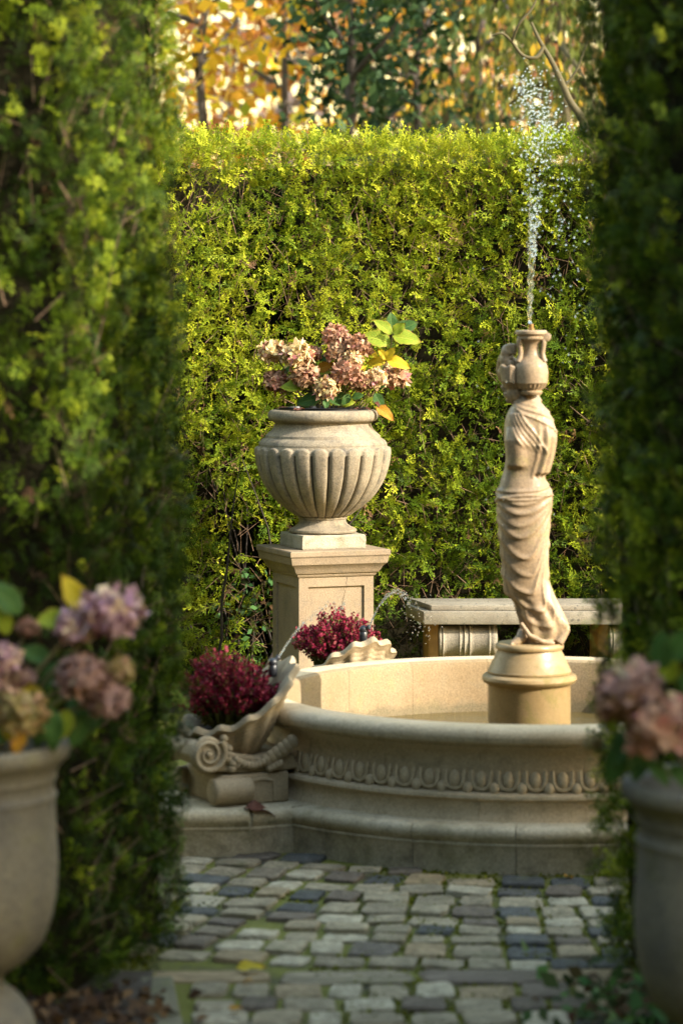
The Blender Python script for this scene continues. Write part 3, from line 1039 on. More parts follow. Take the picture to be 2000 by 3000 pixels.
# --- tall unseen hedge added behind and left of the viewpoint to block low sky
th = thing('clipped_hedge', 'unseen hedge added behind and left of the viewpoint to keep the low sky out', 'hedge', (0, -4, 0))
tp = Path([(5.0, -4.0), (-4.6, -4.0), (-4.6, 12.0)])
instanced('foliage', *hedge_foliage(tp, 0.0, 5.6, 6500, 0.22, seed=71, depth=0.2), near_set, th)
link('shade_core', MB().box((-4.8, -5.2, 0), (5, -4.2, 8.9)).mesh('shade_core'), M['core'], th)
link('shade_core', MB().box((-6.0, -4.19, 0), (-4.8, 12, 5.5)).mesh('shade_core'), M['core'], th)

# ------------------------------------------------------------------ fountain basin
fb = thing('fountain_basin', 'round carved stone fountain basin on a stepped base', 'fountain', tuple(BC))
prof_wall = [(0.90, 0.06), (0.90, 0.425), (0.906, 0.446), (0.922, 0.455), (1.02, 0.456), (1.043, 0.452), (1.058, 0.440), (1.062, 0.424), (1.056, 0.409), (1.042, 0.402),
             (1.032, 0.400), (1.030, 0.392), (1.016, 0.386), (0.999, 0.372), (0.990, 0.350), (0.987, 0.325), (0.992, 0.300), (0.994, 0.250), (0.998, 0.240), (1.020, 0.236), (1.034, 0.232), (1.036, 0.222), (1.030, 0.216),
             (1.020, 0.212), (1.016, 0.190), (1.018, 0.165), (1.026, 0.146), (1.03, 0.130), (0.95, 0.06)]
NB = 18
JOINT = 0.0008
m_in_faces = 2


def arc_block(name, prof, a0, a1, seg, centre):
    mb = MB()
    mb.lathe(prof + [prof[0]], seg, centre, a0, a1)
    m_ = len(prof) + 1
    mb.f.append(tuple(range(m_ - 1)))
    mb.f.append(tuple(seg * m_ + k for k in range(m_ - 2, -1, -1)))
    return mb.mesh(name, 38)


OFF = R(116.8)
for i in range(NB):
    a0 = OFF + 2 * math.pi * i / NB + JOINT
    a1 = OFF + 2 * math.pi * (i + 1) / NB - JOINT
    mid = (a0 + a1) / 2
    me = arc_block('wall_block', prof_wall, a0, a1, 10, tuple(BC))
    o = link('wall_block', me, None, fb)
    me.materials.append(M['basin']); me.materials.append(M['inner'])
    for p in me.polygons:
        c = p.center
        rr = math.hypot(c.x - BC.x, c.y - BC.y)
        if rr < 0.915: p.material_index = 1
# a dark bed behind the joints and the pool floor
mb = MB().lathe([(0.93, 0.07), (0.93, 0.44), (0.96, 0.44), (0.96, 0.07)], 72, tuple(BC))
link('mortar', mb.mesh('mortar', 40), M['step'], fb)
mb = MB().lathe([(0.001, 0.08), (0.93, 0.08)], 64, tuple(BC))
link('pool_floor', mb.mesh('pool_floor'), M['drum'], fb)

# egg and dart carving
NE = 70
egg = MB().ball((0, 0, 0), (0.0185, 0.020, 0.030), 12, 8)
pts = []
for k in range(15):
    t = math.pi * (k / 14) + math.pi
    pts.append((0.032 * math.cos(t), -0.008, 0.036 * math.sin(t) + 0.004))
pts = [(-0.032, 0.0, 0.032)] + pts + [(0.032, 0.0, 0.032)]
egg.tube(pts, 0.0062, 6)
egg_me = egg.mesh('egg', 70); egg_me.materials.append(M['basin'])
dart_me = MB().ball((0, 0, 0), (0.0175, 0.018, 0.021), 10, 8).mesh('dart', 70); dart_me.materials.append(M['basin'])
for i in range(NE):
    for (me_, off, z, rr, nm) in ((egg_me, 0.0, 0.279, 1.001, 'egg'), (dart_me, 0.5, 0.252, 1.006, 'dart')):
        a = 2 * math.pi * (i + off) / NE
        o = bpy.data.objects.new(nm, me_)
        o.location = (rr * math.cos(a), rr * math.sin(a), z)
        o.rotation_euler = (R(-6), 0, a + math.pi / 2)
        o.scale = (1, 0.55, 1)
        COL.objects.link(o); o.parent = fb

# the step, following its plan with a moulded edge
step_prof = [(0.0, -0.03), (0.0, 0.072), (0.004, 0.078), (0.006, 0.084), (0.001, 0.089), (0.004, 0.094), (0.012, 0.104), (0.016, 0.116), (0.014, 0.130), (0.004, 0.141), (-0.012, 0.1445)]
angs = []
for base in (206, 122, 26, 302):
    for w_, al in ((0.27, None), (0.27, 1.24), (0.15, 1.52)):
        if al is None:
            d = math.asin(w_ / 1.11)
        else:
            d = math.atan2(w_, al)
        angs += [R(base) + d, R(base) - d]
angs += list(np.linspace(0, 2 * math.pi, 100)[:-1])
angs = sorted(a % (2 * math.pi) for a in angs)
def splan(a):
    r = step_radius(a); return Vector((r * math.cos(a), r * math.sin(a)))
cuts = sorted([(R(b) + s * d) % (2 * math.pi) for b in (206, 122, 26, 302) for s in (-1, 1) for d in (math.asin(0.27 / 1.11), math.atan2(.27, 1.24))] + [R(x) for x in (228, 246, 264, 282, 328, 346, 4, 64, 84, 96, 150, 164, 180)])
for ci in range(len(cuts)):
    a0 = cuts[ci]; a1 = cuts[(ci + 1) % len(cuts)]
    if a1 <= a0: a1 += 2 * math.pi
    if a1 - a0 < 0.01: continue
    aa = [a0 + 0.0012] + [x + k for k in (0, 2 * math.pi) for x in angs if a0 + 0.004 < x + k < a1 - 0.004] + [a1 - 0.0012]
    pl = [splan(a) for a in aa]
    vs = []; m_ = len(step_prof) + 2
    for i, p in enumerate(pl):
        t = (pl[min(i + 1, len(pl) - 1)] - pl[max(i - 1, 0)]).normalized()
        n_ = Vector((t.y, -t.x))
        inner = p.normalized() * 0.93
        vs.append((BC.x + inner.x, BC.y + inner.y, -0.03))
        for (o_, z) in step_prof:
            q = p + n_ * o_
            vs.append((BC.x + q.x, BC.y + q.y, z))
        vs.append((BC.x + inner.x, BC.y + inner.y, 0.146))
    fs = []
    for i in range(len(pl) - 1):
        for j in range(m_ - 1):
            fs.append((i * m_ + j, (i + 1) * m_ + j, (i + 1) * m_ + j + 1, i * m_ + j + 1))
    fs.append(tuple(range(m_))); fs.append(tuple((len(pl) - 1) * m_ + j for j in range(m_ - 1, -1, -1)))
    link('step_block', pymesh('step_block', vs, fs, 38), M['step'], fb)

# water in the basin
mb = MB()
vs = [(BC.x, BC.y, 0.25)]; fs = []
for j in range(1, 10):
    for i in range(72):
        a = 2 * math.pi * i / 72; r = 0.905 * j / 9
        vs.append((BC.x + r * math.cos(a), BC.y + r * math.sin(a), 0.25 + 0.0025 * math.sin(r * 60) * (1 - r)))
for i in range(72):
    fs.append((0, 1 + i, 1 + (i + 1) % 72))
    for j in range(8):
        fs.append((1 + j * 72 + i, 1 + (j + 1) * 72 + i, 1 + (j + 1) * 72 + (i + 1) % 72, 1 + j * 72 + (i + 1) % 72))
wt = tag(link('water', pymesh('water', vs, fs, 80), M['water']), kind='structure')

# ------------------------------------------------------------------ statue on its drum
dr = thing('statue_pedestal', 'round wet stone drum with a torus moulding, standing in the pool', 'pedestal', tuple(BC))
mb = MB().lathe([(0.001, 0.079), (0.150, 0.079), (0.150, 0.468), (0.153, 0.474), (0.162, 0.478), (0.170, 0.484), (0.174, 0.493), (0.172, 0.503), (0.164, 0.510), (0.156, 0.5125), (0.001, 0.514)], 64, tuple(BC))
link('drum', mb.mesh('drum', 35), M['drum'], dr)
mb = MB().lathe([(0.001, 0.5145), (0.152, 0.5145), (0.153, 0.522), (0.148, 0.530), (0.146, 0.538), (0.140, 0.546), (0.138, 0.556), (0.130, 0.566), (0.127, 0.578), (0.121, 0.588), (0.118, 0.596), (0.117, 0.600), (0.124, 0.603), (0.126, 0.610), (0.124, 0.618), (0.118, 0.6235), (0.001, 0.624)], 64, tuple(BC))
link('stepped_base', mb.mesh('stepped_base', 35), M['drum'], dr)

st = thing('statue', 'stone statue of a draped woman carrying a water jar on her shoulder', 'statue', (BC.x, BC.y, 0.624))


def SX(zx): return (zx / 2.24 - 200) / 801.0
def SZ(zy): return CAM_H + (40 - zy / 2.24) / 801.0


rows = [  # zy, left, right, half depth, y shift
    (575, 385, 492, .040, .0), (600, 372, 505, .042, .0), (622, 350, 525, .050, .0), (650, 325, 552, .060, .0), (690, 300, 584, .070, .0), (740, 284, 600, .076, .0),
    (800, 277, 605, .078, .0), (860, 278, 603, .078, .0), (920, 284, 596, .076, .0), (980, 290, 584, .072, .0), (1040, 284, 566, .068, .0), (1085, 272, 552, .067, .0),
    (1110, 264, 552, .069, .0), (1150, 252, 566, .075, .0), (1200, 243, 578, .081, .0), (1260, 237, 586, .085, .0), (1330, 233, 586, .086, .0), (1400, 240, 581, .085, .0),
    (1480, 246, 576, .083, .0), (1560, 256, 572, .081, .0), (1640, 268, 570, .079, .0), (1720, 274, 569, .077, .0), (1780, 279, 568, .075, .0), (1840, 284, 590, .073, .0),
    (1880, 298, 606, .072, .0), (1915, 338, 622, .070, .0), (1960, 356, 640, .068, .0), (2010, 368, 664, .066, .0), (2060, 380, 688, .064, .0), (2100, 388, 705, .062, .0),
    (2140, 392, 690, .060, .0), (2175, 384, 664, .058, .0), (2205, 376, 650, .056, .0)]
ra = np.array(rows, float)
NR, NA = 230, 120
zys = np.linspace(575, 2205, NR)
Lf = np.interp(zys, ra[:, 0], ra[:, 1]); Rt = np.interp(zys, ra[:, 0], ra[:, 2]); Dp = np.interp(zys, ra[:, 0], ra[:, 3])
ker = np.ones(7) / 7
def sm(a): return np.convolve(np.pad(a, 3, mode='edge'), ker, mode='valid')
Lf, Rt, Dp = sm(Lf), sm(Rt), sm(Dp)


def fold_disp(zy, ph):
    """carved relief: ph = angle from the camera side (-pi..pi, + to the right)"""
    d = 0.0
    def ridge(center, w, amp, sharp=1.0):
        x = (zy - center) / w
        # steep under-side, soft upper side, as cloth folds hang
        x = x * (1.0 if x < 0 else 2.0)
        return amp * math.exp(-x * x)
    if zy < 1110:
        # cloth and hair across the shoulders: bands that sweep down to the right
        for k, (c0, sl, w, amp) in enumerate(((640, 30, 13, .004), (675, 45, 13, .005), (715, 75, 13, .005), (760, -120, 16, .004))):
            d += ridge(c0 + sl * ph, w, amp) * (1 if k < 3 else max(0, 1 - abs(ph - .5) * 1.2))
        # hanging lock / sash on the left of the back
        for k in range(5):
            c = 690 + 150 * (ph + 1.15 - 0.13 * k) * 2.1
            fade = max(0, 1 - abs(ph + 0.35) / 0.8)
            x = (ph - (-1.0 + 0.17 * k + (zy - 700) / 260.0)) / 0.07
            if 690 < zy < 930 + 12 * k:
                d += .0055 * math.exp(-x * x) * (1 if zy < 900 else max(0, (930 + 12 * k - zy) / 42))
        # vertical pleats on the right sleeve
        if ph > 0.25 and zy > 740:
            d += .0035 * math.sin((ph - 0.25) * 19 + (zy - 740) * .002) * min(1, (zy - 740) / 80) * (1 if ph < 1.9 else 0)
        # the left upper arm, bent at the elbow
        x = (ph + 0.70 - (zy - 800) * .0007) / 0.48
        if 780 < zy < 1062:
            e = min(1, (zy - 780) / 90) * min(1, max(0, (1062 - zy) / 28))
            d += .019 * math.exp(-x ** 4) * e
        # right sleeve ends above the waist
        x = (ph - 1.05) / 0.62
        if 700 < zy < 1100:
            e = min(1, (zy - 700) / 150) * min(1, max(0, (1100 - zy) / 16))
            d += .016 * math.exp(-x ** 4) * e
    else:
        # rolled waist band
        for (c0, cv, w, amp) in ((1178, 25, 15, .006), (1212, 45, 13, .006), (1250, -20, 14, .007)):
            d += ridge(c0 + cv * math.cos(ph) - 12 * ph, w, amp)
        # swags hanging from hip to hip, drawn as U-shaped ridges
        xs = math.sin(ph)
        if abs(ph) < 1.75:
            for (zb_, xb, zl, zr, amp, w) in ((1290, -.1, 1215, 1200, .008, 15), (1352, -.12, 1270, 1240, .009, 17), (1430, -.2, 1335, 1262, .006, 18), (1505, -.15, 1400, 1290, .010, 18), (1640, 0.0, 1500, 1335, .010, 18), (1755, .12, 1625, 1385, .007, 17), (1868, .0, 1750, 1440, .010, 17), (1985, .08, 1880, 1560, .009, 16), (2090, .2, 1990, 1760, .006, 15)):
                if xs < xb:
                    f = (xb - xs) / (1 + xb); c = zb_ - (zb_ - zl) * f ** 1.9
                else:
                    f = (xs - xb) / (1 - xb); c = zb_ - (zb_ - zr) * f ** 1.7
                d += ridge(c, w * 1.25 * (1 + 0.9 * f), amp * 0.68)
        # long falls of cloth at the sides
        if zy > 1400 and abs(ph) > .95:
            e = min(1, (zy - 1400) / 250) * min(1, (abs(ph) - .95) / .3)
            d += .005 * e * math.sin(ph * 14 + zy * .003)
        if zy > 1880:
            d += .004 * math.sin(ph * 9 - zy * .012) * min(1, (zy - 1880) / 90)
    return d


body = MB()
vs = []
for i in range(NR):
    zy = zys[i]
    cx = SX((Lf[i] + Rt[i]) / 2); rx = (Rt[i] - Lf[i]) / 2 / 2.24 / 801
    for k in range(NA):
        a = 2 * math.pi * k / NA
        ph = (a + math.pi) % (2 * math.pi) - math.pi      # 0 = towards the camera
        dd = fold_disp(zy, ph)
        e = 0.86
        sx = math.copysign(abs(math.sin(ph)) ** e, math.sin(ph)); sy = math.copysign(abs(math.cos(ph)) ** e, math.cos(ph))
        vs.append((BC.x + cx + (rx * 0.975 + dd) * sx, BC.y - (Dp[i] + dd) * sy, SZ(zy)))
fs = []
for i in range(NR - 1):
    for k in range(NA):
        k2 = (k + 1) % NA
        fs.append((i * NA + k, (i + 1) * NA + k, (i + 1) * NA + k2, i * NA + k2))
fs.append(tuple(range(NA))); fs.append(tuple((NR - 1) * NA + k for k in range(NA - 1, -1, -1)))
body.add(vs, fs)


def S(zx, zy, dy=0.0): return Vector((BC.x + SX(zx), BC.y + dy, SZ(zy)))


# head bowed and turned to the left
hc = S(345, 468, 0.005)
body.ball(hc, (0.046, 0.054, 0.056), 28, 20)
body.ball(S(354, 556, 0.004), (0.037, 0.041, 0.046), 20, 14)       # jaw
body.ball(S(318, 606, 0.002), (0.015, 0.016, 0.013), 12, 8)        # chin
body.tube([S(290, 492, 0.002), S(276, 526, 0.0), S(284, 545, 0.0)], [0.007, 0.009, 0.008], 8)   # nose
body.ball(S(292, 544, 0.0), (0.010, 0.013, 0.007), 10, 8)
body.ball(S(294, 568, 0.0), (0.011, 0.016, 0.005), 10, 8)       # upper lip
body.ball(S(298, 583, 0.0), (0.011, 0.015, 0.005), 10, 8)       # lower lip
for dy in (-0.012, 0.040):
    body.ball(S(290, 490, dy), (0.011, 0.014, 0.006), 10, 8)       # brow / eye mound
    body.ball(S(296, 506, dy), (0.009, 0.011, 0.005), 10, 8)
# wavy hair
for k in range(7):
    f = k / 6
    body.tube([S(256 + 18 * f, 398 + 15 * k, -0.010), S(268 + 14 * f, 386 + 15 * k, -0.034), S(292 + 10 * f, 402 + 15 * k, -0.050), S(318, 388 + 16 * k, -0.058), S(345, 400 + 16 * k, -0.058)], [0.007, 0.0085, 0.0085, 0.0085, 0.008], 8)
body.ball(S(330, 425, 0.02), (0.050, 0.052, 0.034), 18, 12)
body.tube([S(420, 560, 0.02), S(440, 640, 0.01)], [0.042, 0.055], 14)   # nape
# raised forearm and the hand on the neck of the jar
body.tube([S(300, 470, 0.100), S(276, 410, 0.075), S(276, 350, 0.045), S(292, 300, 0.012)], [0.026, 0.024, 0.019, 0.016], 12)
body.ball(S(302, 300, -0.008), (0.024, 0.022, 0.032), 14, 10)
body.ball(S(298, 348, 0.0), (0.026, 0.030, 0.036), 14, 10)
body.ball(S(322, 372, 0.0), (0.030, 0.034, 0.030), 14, 10)
for k, (z0_, z1_) in enumerate(((252, 250), (268, 264), (284, 280), (300, 297))):
    body.tube([S(296, z0_ + 6, -0.014), S(320, z0_ - 2, -0.030), S(343, z1_, -0.034), S(360 + 3 * (k == 1), z1_ + 3, -0.030)], [0.0088, 0.0084, 0.0078, 0.007], 8)
body.tube([S(300, 318, -0.010), S(318, 332, -0.022), S(336, 330, -0.030)], [0.008, 0.0075, 0.006], 8)
# feet: bare left foot stepping out, drapery train over the right heel
body.tube([S(410, 2120, -0.03), S(388, 2168, -0.042), S(352, 2190, -0.052), S(322, 2199, -0.06)], [0.022, 0.022, 0.017, 0.010], 12)
for k in range(4):
    body.tube([S(340 - 3 * k, 2194, -0.046 - 0.008 * k), S(318 - k, 2201, -0.052 - 0.008 * k)], [0.006, 0.0045], 8)
body.tube([S(560, 1960, 0.0), S(620, 2030, -0.02), S(672, 2090, -0.03), S(700, 2110, -0.03)], [0.03, 0.03, 0.020, 0.010], 12)
body.tube([S(690, 2100, -0.03), S(660, 2150, -0.035), S(630, 2195, -0.04)], [0.015, 0.017, 0.02], 10)
body.tube([S(385, 2060, -0.058), S(440, 2140, -0.070), S(520, 2178, -0.072), S(600, 2195, -0.06)], [0.008, 0.010, 0.010, 0.010], 8)
tmp_me = body.mesh('figure_source')
tmp = bpy.data.objects.new('figure_source', tmp_me)
COL.objects.link(tmp)
rm = tmp.modifiers.new('remesh', 'REMESH'); rm.mode = 'VOXEL'; rm.voxel_size = 0.0028; rm.use_smooth_shade = True
smt = tmp.modifiers.new('smooth', 'SMOOTH'); smt.factor = 0.5; smt.iterations = 1
dg = bpy.context.evaluated_depsgraph_get()
fig = bpy.data.meshes.new_from_object(tmp.evaluated_get(dg))
fig.name = 'figure'
bpy.data.objects.remove(tmp); bpy.data.meshes.remove(tmp_me)
fig.materials.clear()
fig.polygons.foreach_set('use_smooth', [True] * len(fig.polygons))
link('figure', fig, M['statue'], st)

# the jar
JX = 455
jc = S(JX, 560, -0.035)
def jr(px_): return px_ / 2.24 / 801
def jz(zy): return SZ(zy)
jprof = [(0.001, jz(575)), (jr(62), jz(574)), (jr(72), jz(562)), (jr(74), jz(552)), (jr(66), jz(545)), (jr(70), jz(538)), (jr(92), jz(520)), (jr(103), jz(498)), (jr(108), jz(495)), (jr(108), jz(488)), (jr(110), jz(470)), (jr(112), jz(430)), (jr(108), jz(395)), (jr(99), jz(365)), (jr(80), jz(342)), (jr(62), jz(328)), (jr(52), jz(310)), (jr(48), jz(280)), (jr(50), jz(250)), (jr(60), jz(228)), (jr(84), jz(212)), (jr(90), jz(208)), (jr(92), jz(196)), (jr(86), jz(190)), (jr(98), jz(182)), (jr(104), jz(174)), (jr(104), jz(158)), (jr(98), jz(152)), (jr(60), jz(150)), (jr(55), jz(160)), (0.001, jz(164))]
def jrad(a, j, r, z):
    if 5 <= j <= 7: return r * (1 + 0.035 * math.cos(a * 22))
    return r
mb = MB().lathe(jprof, 88, (jc.x, jc.y, 0), rad=jrad)
jar = link('jar', mb.mesh('jar', 35), M['statue'], st)
for s in (-1, 1):
    for (dx, dy) in ((s * 0.9, -0.42),):
        u_ = Vector((dx, dy, 0)).normalized()
        pts = [Vector((jc.x, jc.y, jz(z_))) + u_ * jr(r_) for (r_, z_) in ((82, 204), (88, 222), (86, 245), (80, 275), (78, 305), (84, 335), (94, 358))]
        link('jar_handle', MB().tube(pts, [0.011, 0.011, 0.0105, 0.010, 0.010, 0.011, 0.012], 10).mesh('jar_handle', 60), M['statue'], jar)
# scroll lug on the right of the jar's mouth
u_ = Vector((1, -0.15, 0)).normalized()
mb = MB()
pc = Vector((jc.x, jc.y, jz(195))) + u_ * jr(98)
mb.tube([pc + Vector((0, -0.022, 0)), pc + Vector((0, 0.022, 0))], 0.017, 16)
link('jar_scroll', bevel(mb.mesh('jar_scroll'), 0.003), M['statue'], jar)
mb = MB().lathe([(0.001, jz(160)), (0.012, jz(160)), (0.012, jz(140)), (0.009, jz(136)), (0.009, jz(112)), (0.006, jz(108)), (0.001, jz(108))], 16, (jc.x, jc.y, 0))
link('nozzle', mb.mesh('nozzle', 40), M['brass'], st)


# ------------------------------------------------------------------ water jets
def drops_mesh(name, items, streams=()):
    """items: (centre, radius, stretch)"""
    bm = bmesh.new()
    bmesh.ops.create_icosphere(bm, subdivisions=1, radius=1.0)
    tv = [v.co.copy() for v in bm.verts]; tf = [tuple(v.index for v in f.verts) for f in bm.faces]
    bm.free()
    vs = []; fs = []
    for (c, r, sx) in items:
        b0 = len(vs)
        vs += [(c[0] + v.x * r, c[1] + v.y * r, c[2] + v.z * r * sx) for v in tv]
        fs += [tuple(i + b0 for i in f) for f in tf]
    for (pts, rad) in streams:
        t = MB().tube(pts, rad, 8)
        b0 = len(vs)
        vs += [tuple(v) for v in t.v]; fs += [tuple(i + b0 for i in f) for f in t.f]
    return pymesh(name, vs, fs, 180)


rd = random.Random(5)
items = []
def W(px, py, dy=0.0): return P(px, py, jc.y + dy)
# crown of the jet: dense cluster, leaning down to the right
for _ in range(420):
    f = rd.random() ** 0.9
    cx = 1528 + 95 * f + rd.gauss(0, 26 + 14 * f); cy = 222 + 190 * f + rd.gauss(0, 22)
    items.append((W(cx, cy, rd.gauss(0, .05)), rd.uniform(.0016, .0042), rd.uniform(.8, 1.3)))
for _ in range(60):
    items.append((W(1555 + rd.gauss(0, 75), rd.uniform(190, 420), rd.gauss(0, .08)), rd.uniform(.0012, .003), 1))
# breaking column
for _ in range(330):
    f = rd.random()
    cy = 390 + 360 * f
    sp = 30 * (1 - f) ** 1.3 + 5
    items.append((W(1568 - 10 * f + rd.gauss(0, sp), cy, rd.gauss(0, .02)), rd.uniform(.0012, .0032), rd.uniform(1, 2.6)))
# falling drops on the right
for _ in range(130):
    f = rd.random()
    items.append((W(1610 + 55 * f + rd.gauss(0, 38), 400 + 700 * f * rd.random() + rd.uniform(0, 120), rd.gauss(0, .09)), rd.uniform(.0016, .004), rd.uniform(.9, 1.6)))
for _ in range(70):
    items.append((W(1560 + rd.gauss(0, 110), rd.uniform(500, 1900), rd.gauss(0, .12)), rd.uniform(.0012, .003), 1.2))
streams = []
for k in range(2):
    pts = []; rad = []
    n_ = 40
    for i in range(n_):
        f = i / (n_ - 1)
        py = 948 - (948 - (640 if k else 560)) * f
        pts.append(W(1550 + 10 * f + (k - .5) * (3 + 12 * f) + 3 * math.sin(i * 1.3 + k * 2), py, rd.uniform(-.003, .003)))
        rad.append(max(.0015, (0.0052 - 0.0034 * f) * rd.uniform(.75, 1.15)))
    streams.append((pts, rad))
wj = tag(link('water_jet', drops_mesh('water_jet', items, streams), M['drops']), 'tall jet of water drops spraying up from the statue jar', 'water jet', kind='stuff')


# ------------------------------------------------------------------ scallop shell planters on the rim
def shell_planter(ang, label, ca, drop):
    t = thing('shell_planter', label, 'planter', (BC.x, BC.y, 0), group='scallop planters round the basin')
    u = Vector((math.cos(ang), math.sin(ang), 0)); w = Vector((-u.y, u.x, 0))
    def L(a, p, z): return Vector((BC.x, BC.y, 0)) + u * a + w * p + Vector((0, 0, z))
    NRIB = 14

    def surf(th, s, off):
        # th 0 = outward, pi = towards the basin
        c = math.cos(th)
        rimz = 0.384 + drop + 0.215 * ((1 - c) / 2) ** 1.7
        rl = 0.172; rw = 0.172
        prof = s ** 0.52
        rib = (0.5 + 0.5 * math.cos(NRIB * th)) ** 1.25
        amp = (0.018 * s ** 0.6) * (rib - 0.4)
        ridge = 0.0022 * math.sin(s * 95) * (1 if s < 0.97 else 0)
        flare = 0.020 * max(0, (s - 0.86) / 0.14) ** 2
        r_ = prof + 0.0
        z = 0.275 + (rimz - 0.275) * s ** 1.25 + 0.016 * s ** 3 * (rib - 0.5)
        k = (amp + ridge + flare) if off == 0 else (amp + flare)
        ra_, rp_ = rl * r_ + k + off, rw * r_ + k + off
        return L(ca + 0.02 * c * s + max(0, ra_) * c, max(0, rp_) * math.sin(th), z - (off * 0.6))
    mb = MB()
    NT, NS = 176, 46
    vs = []
    ss = [0.04 + 0.96 * j / NS for j in range(NS + 1)]
    for j in range(NS + 1):
        for i in range(NT):
            vs.append(surf(2 * math.pi * i / NT, ss[j], 0))
    # rolled lip and the inside
    for (s, o_, dz) in ((1.0, -0.006, .010), (1.0, -0.016, .009), (0.985, -0.022, 0), (0.9, -0.022, 0), (0.7, -0.02, 0), (0.4, -0.02, 0.02)):
        for i in range(NT):
            vs.append(surf(2 * math.pi * i / NT, s, o_) + Vector((0, 0, dz)))
    rows_ = NS + 1 + 6
    fs = []
    for j in range(rows_ - 1):
        for i in range(NT):
            i2 = (i + 1) % NT
            fs.append((j * NT + i, j * NT + i2, (j + 1) * NT + i2, (j + 1) * NT + i))
    fs.append(tuple(range(NT - 1, -1, -1)))
    mb.add(vs, fs)
    link('shell', mb.mesh('shell', 60), M['shell'], t)
    # compost
    mb = MB(); vs = [surf(2 * math.pi * i / 40, 0.80, -0.02) for i in range(40)]
    mb.add(vs + [L(ca, 0, 0.40)], [(i, (i + 1) % 40, 40) for i in range(40)])
    link('compost', mb.mesh('compost', 60), M['soil'], t)
    # belly carried on scrolls
    mb = MB()
    prof = [(1.00, .255), (1.06, .25), (1.20, .25), (1.30, .262), (1.37, .285), (1.40, .32), (1.39, .36), (1.345, .372), (1.30, .355), (1.24, .32), (1.14, .30), (1.02, .31)]
    hw = 0.150
    n_ = len(prof)
    mb.add([L(a, -hw, z) for a, z in prof] + [L(a, hw, z) for a, z in prof], [tuple(range(n_)), tuple(range(2 * n_ - 1, n_ - 1, -1))] + [(i, n_ + i, n_ + (i + 1) % n_, (i + 1) % n_) for i in range(n_)])
    link('scroll_body', bevel(mb.mesh('scroll_body'), 0.008, 3, 40), M['shell'], t)
    for s in (-1, 1):
        # volute: disc with a raised spiral and a bud
        cv = L(1.343, s * hw, 0.325)
        mb = MB()
        q = [(0.001, 0.010), (0.052, 0.010), (0.060, 0.004), (0.062, -0.01), (0.001, -0.012)]
        disc = MB().lathe(q, 36)
        Mx = Matrix((( *u, 0), (0, 0, 1, 0), (*(w * s), 0), (0, 0, 0, 1))).transposed()
        Mx = Matrix.Translation(cv) @ Matrix(((u.x, 0, w.x * s, 0), (u.y, 0, w.y * s, 0), (0, 1, 0, 0), (0, 0, 0, 1)))
        disc.xform(Mx); mb.add(disc.v, disc.f)
        sp = []
        rad = []
        for k in range(60):
            f = k / 59
            a = f * 2 * math.pi * 2.1 + 2.4
            r_ = 0.052 * (1 - f) + 0.010
            sp.append(Mx @ Vector((r_ * math.cos(a), r_ * math.sin(a), 0.012)))
            rad.append(0.0075 * (1 - f) + 0.0035)
        mb.tube(sp, rad, 8)
        bd = MB().ball((0, 0, 0.012), (0.012, 0.012, 0.010), 12, 8).xform(Mx); mb.add(bd.v, bd.f)
        vo = link('volute', mb.mesh('volute', 45), M['shell'], t)
        # ruffled leaf collar behind the volute
        mb = MB()
        for k in range(7):
            f = k / 6
            mb.ball(L(1.285 - 0.030 * f + 0.008 * math.sin(k * 2.1), s * (hw + 0.004), 0.375 - 0.105 * f), (0.016, 0.013, 0.015), 10, 8)
        for k in range(9):
            f = k / 8
            mb.ball(L(1.24 - 0.11 * f, s * (hw + 0.006 + 0.012 * f), 0.300 - 0.028 * math.sin(f * 2.6) + 0.01 * f), (0.013, 0.012, 0.014), 10, 8)
        for k in range(5):
            mb.tube([L(1.26 - 0.016 * k, s * (hw + 0.002), 0.262 + 0.003 * k), L(1.245 - 0.016 * k, s * (hw + 0.012), 0.285), L(1.23 - 0.012 * k, s * (hw + .006), 0.298)], [.004, .007, .004], 6)
        link('ruffle', mb.mesh('ruffle', 70), M['shell'], t)
        # overlapping scales that run up to the basin wall
        for k in range(6):
            f = k / 5
            sb = MB().ball((0, 0, 0), (0.021, 0.014, 0.026), 12, 8)
            sb.xform(Matrix.Translation(L(1.125 - 0.085 * f, s * (hw + 0.012 + 0.022 * f), 0.292 + 0.062 * f)) @ Matrix.Rotation(ang, 4, 'Z') @ Matrix.Rotation(R(35), 4, 'Y'))
            link('scale', sb.mesh('scale', 70), M['shell'], t)
            if k < 4:
                sb = MB().ball((0, 0, 0), (0.013, 0.010, 0.013), 10, 8)
                sb.xform(Matrix.Translation(L(1.12 - 0.062 * f, s * (hw + 0.018 + 0.015 * f), 0.264 + 0.028 * f)))
                link('scale', sb.mesh('scale', 70), M['shell'], t)
    # console block on the step, with rolled ends
    mb = MB()
    cz0, cz1 = 0.1475, 0.2495
    prof = [(1.045, cz0), (1.30, cz0), (1.30, cz1 - .012), (1.285, cz1), (1.045, cz1)]
    n_ = len(prof); hw2 = 0.165
    mb.add([L(a, -hw2, z) for a, z in prof] + [L(a, hw2, z) for a, z in prof], [tuple(range(n_)), tuple(range(2 * n_ - 1, n_ - 1, -1))] + [(i, n_ + i, n_ + (i + 1) % n_, (i + 1) % n_) for i in range(n_)])
    con = link('console', bevel(mb.mesh('console'), 0.006, 2, 40), M['shell'], t)
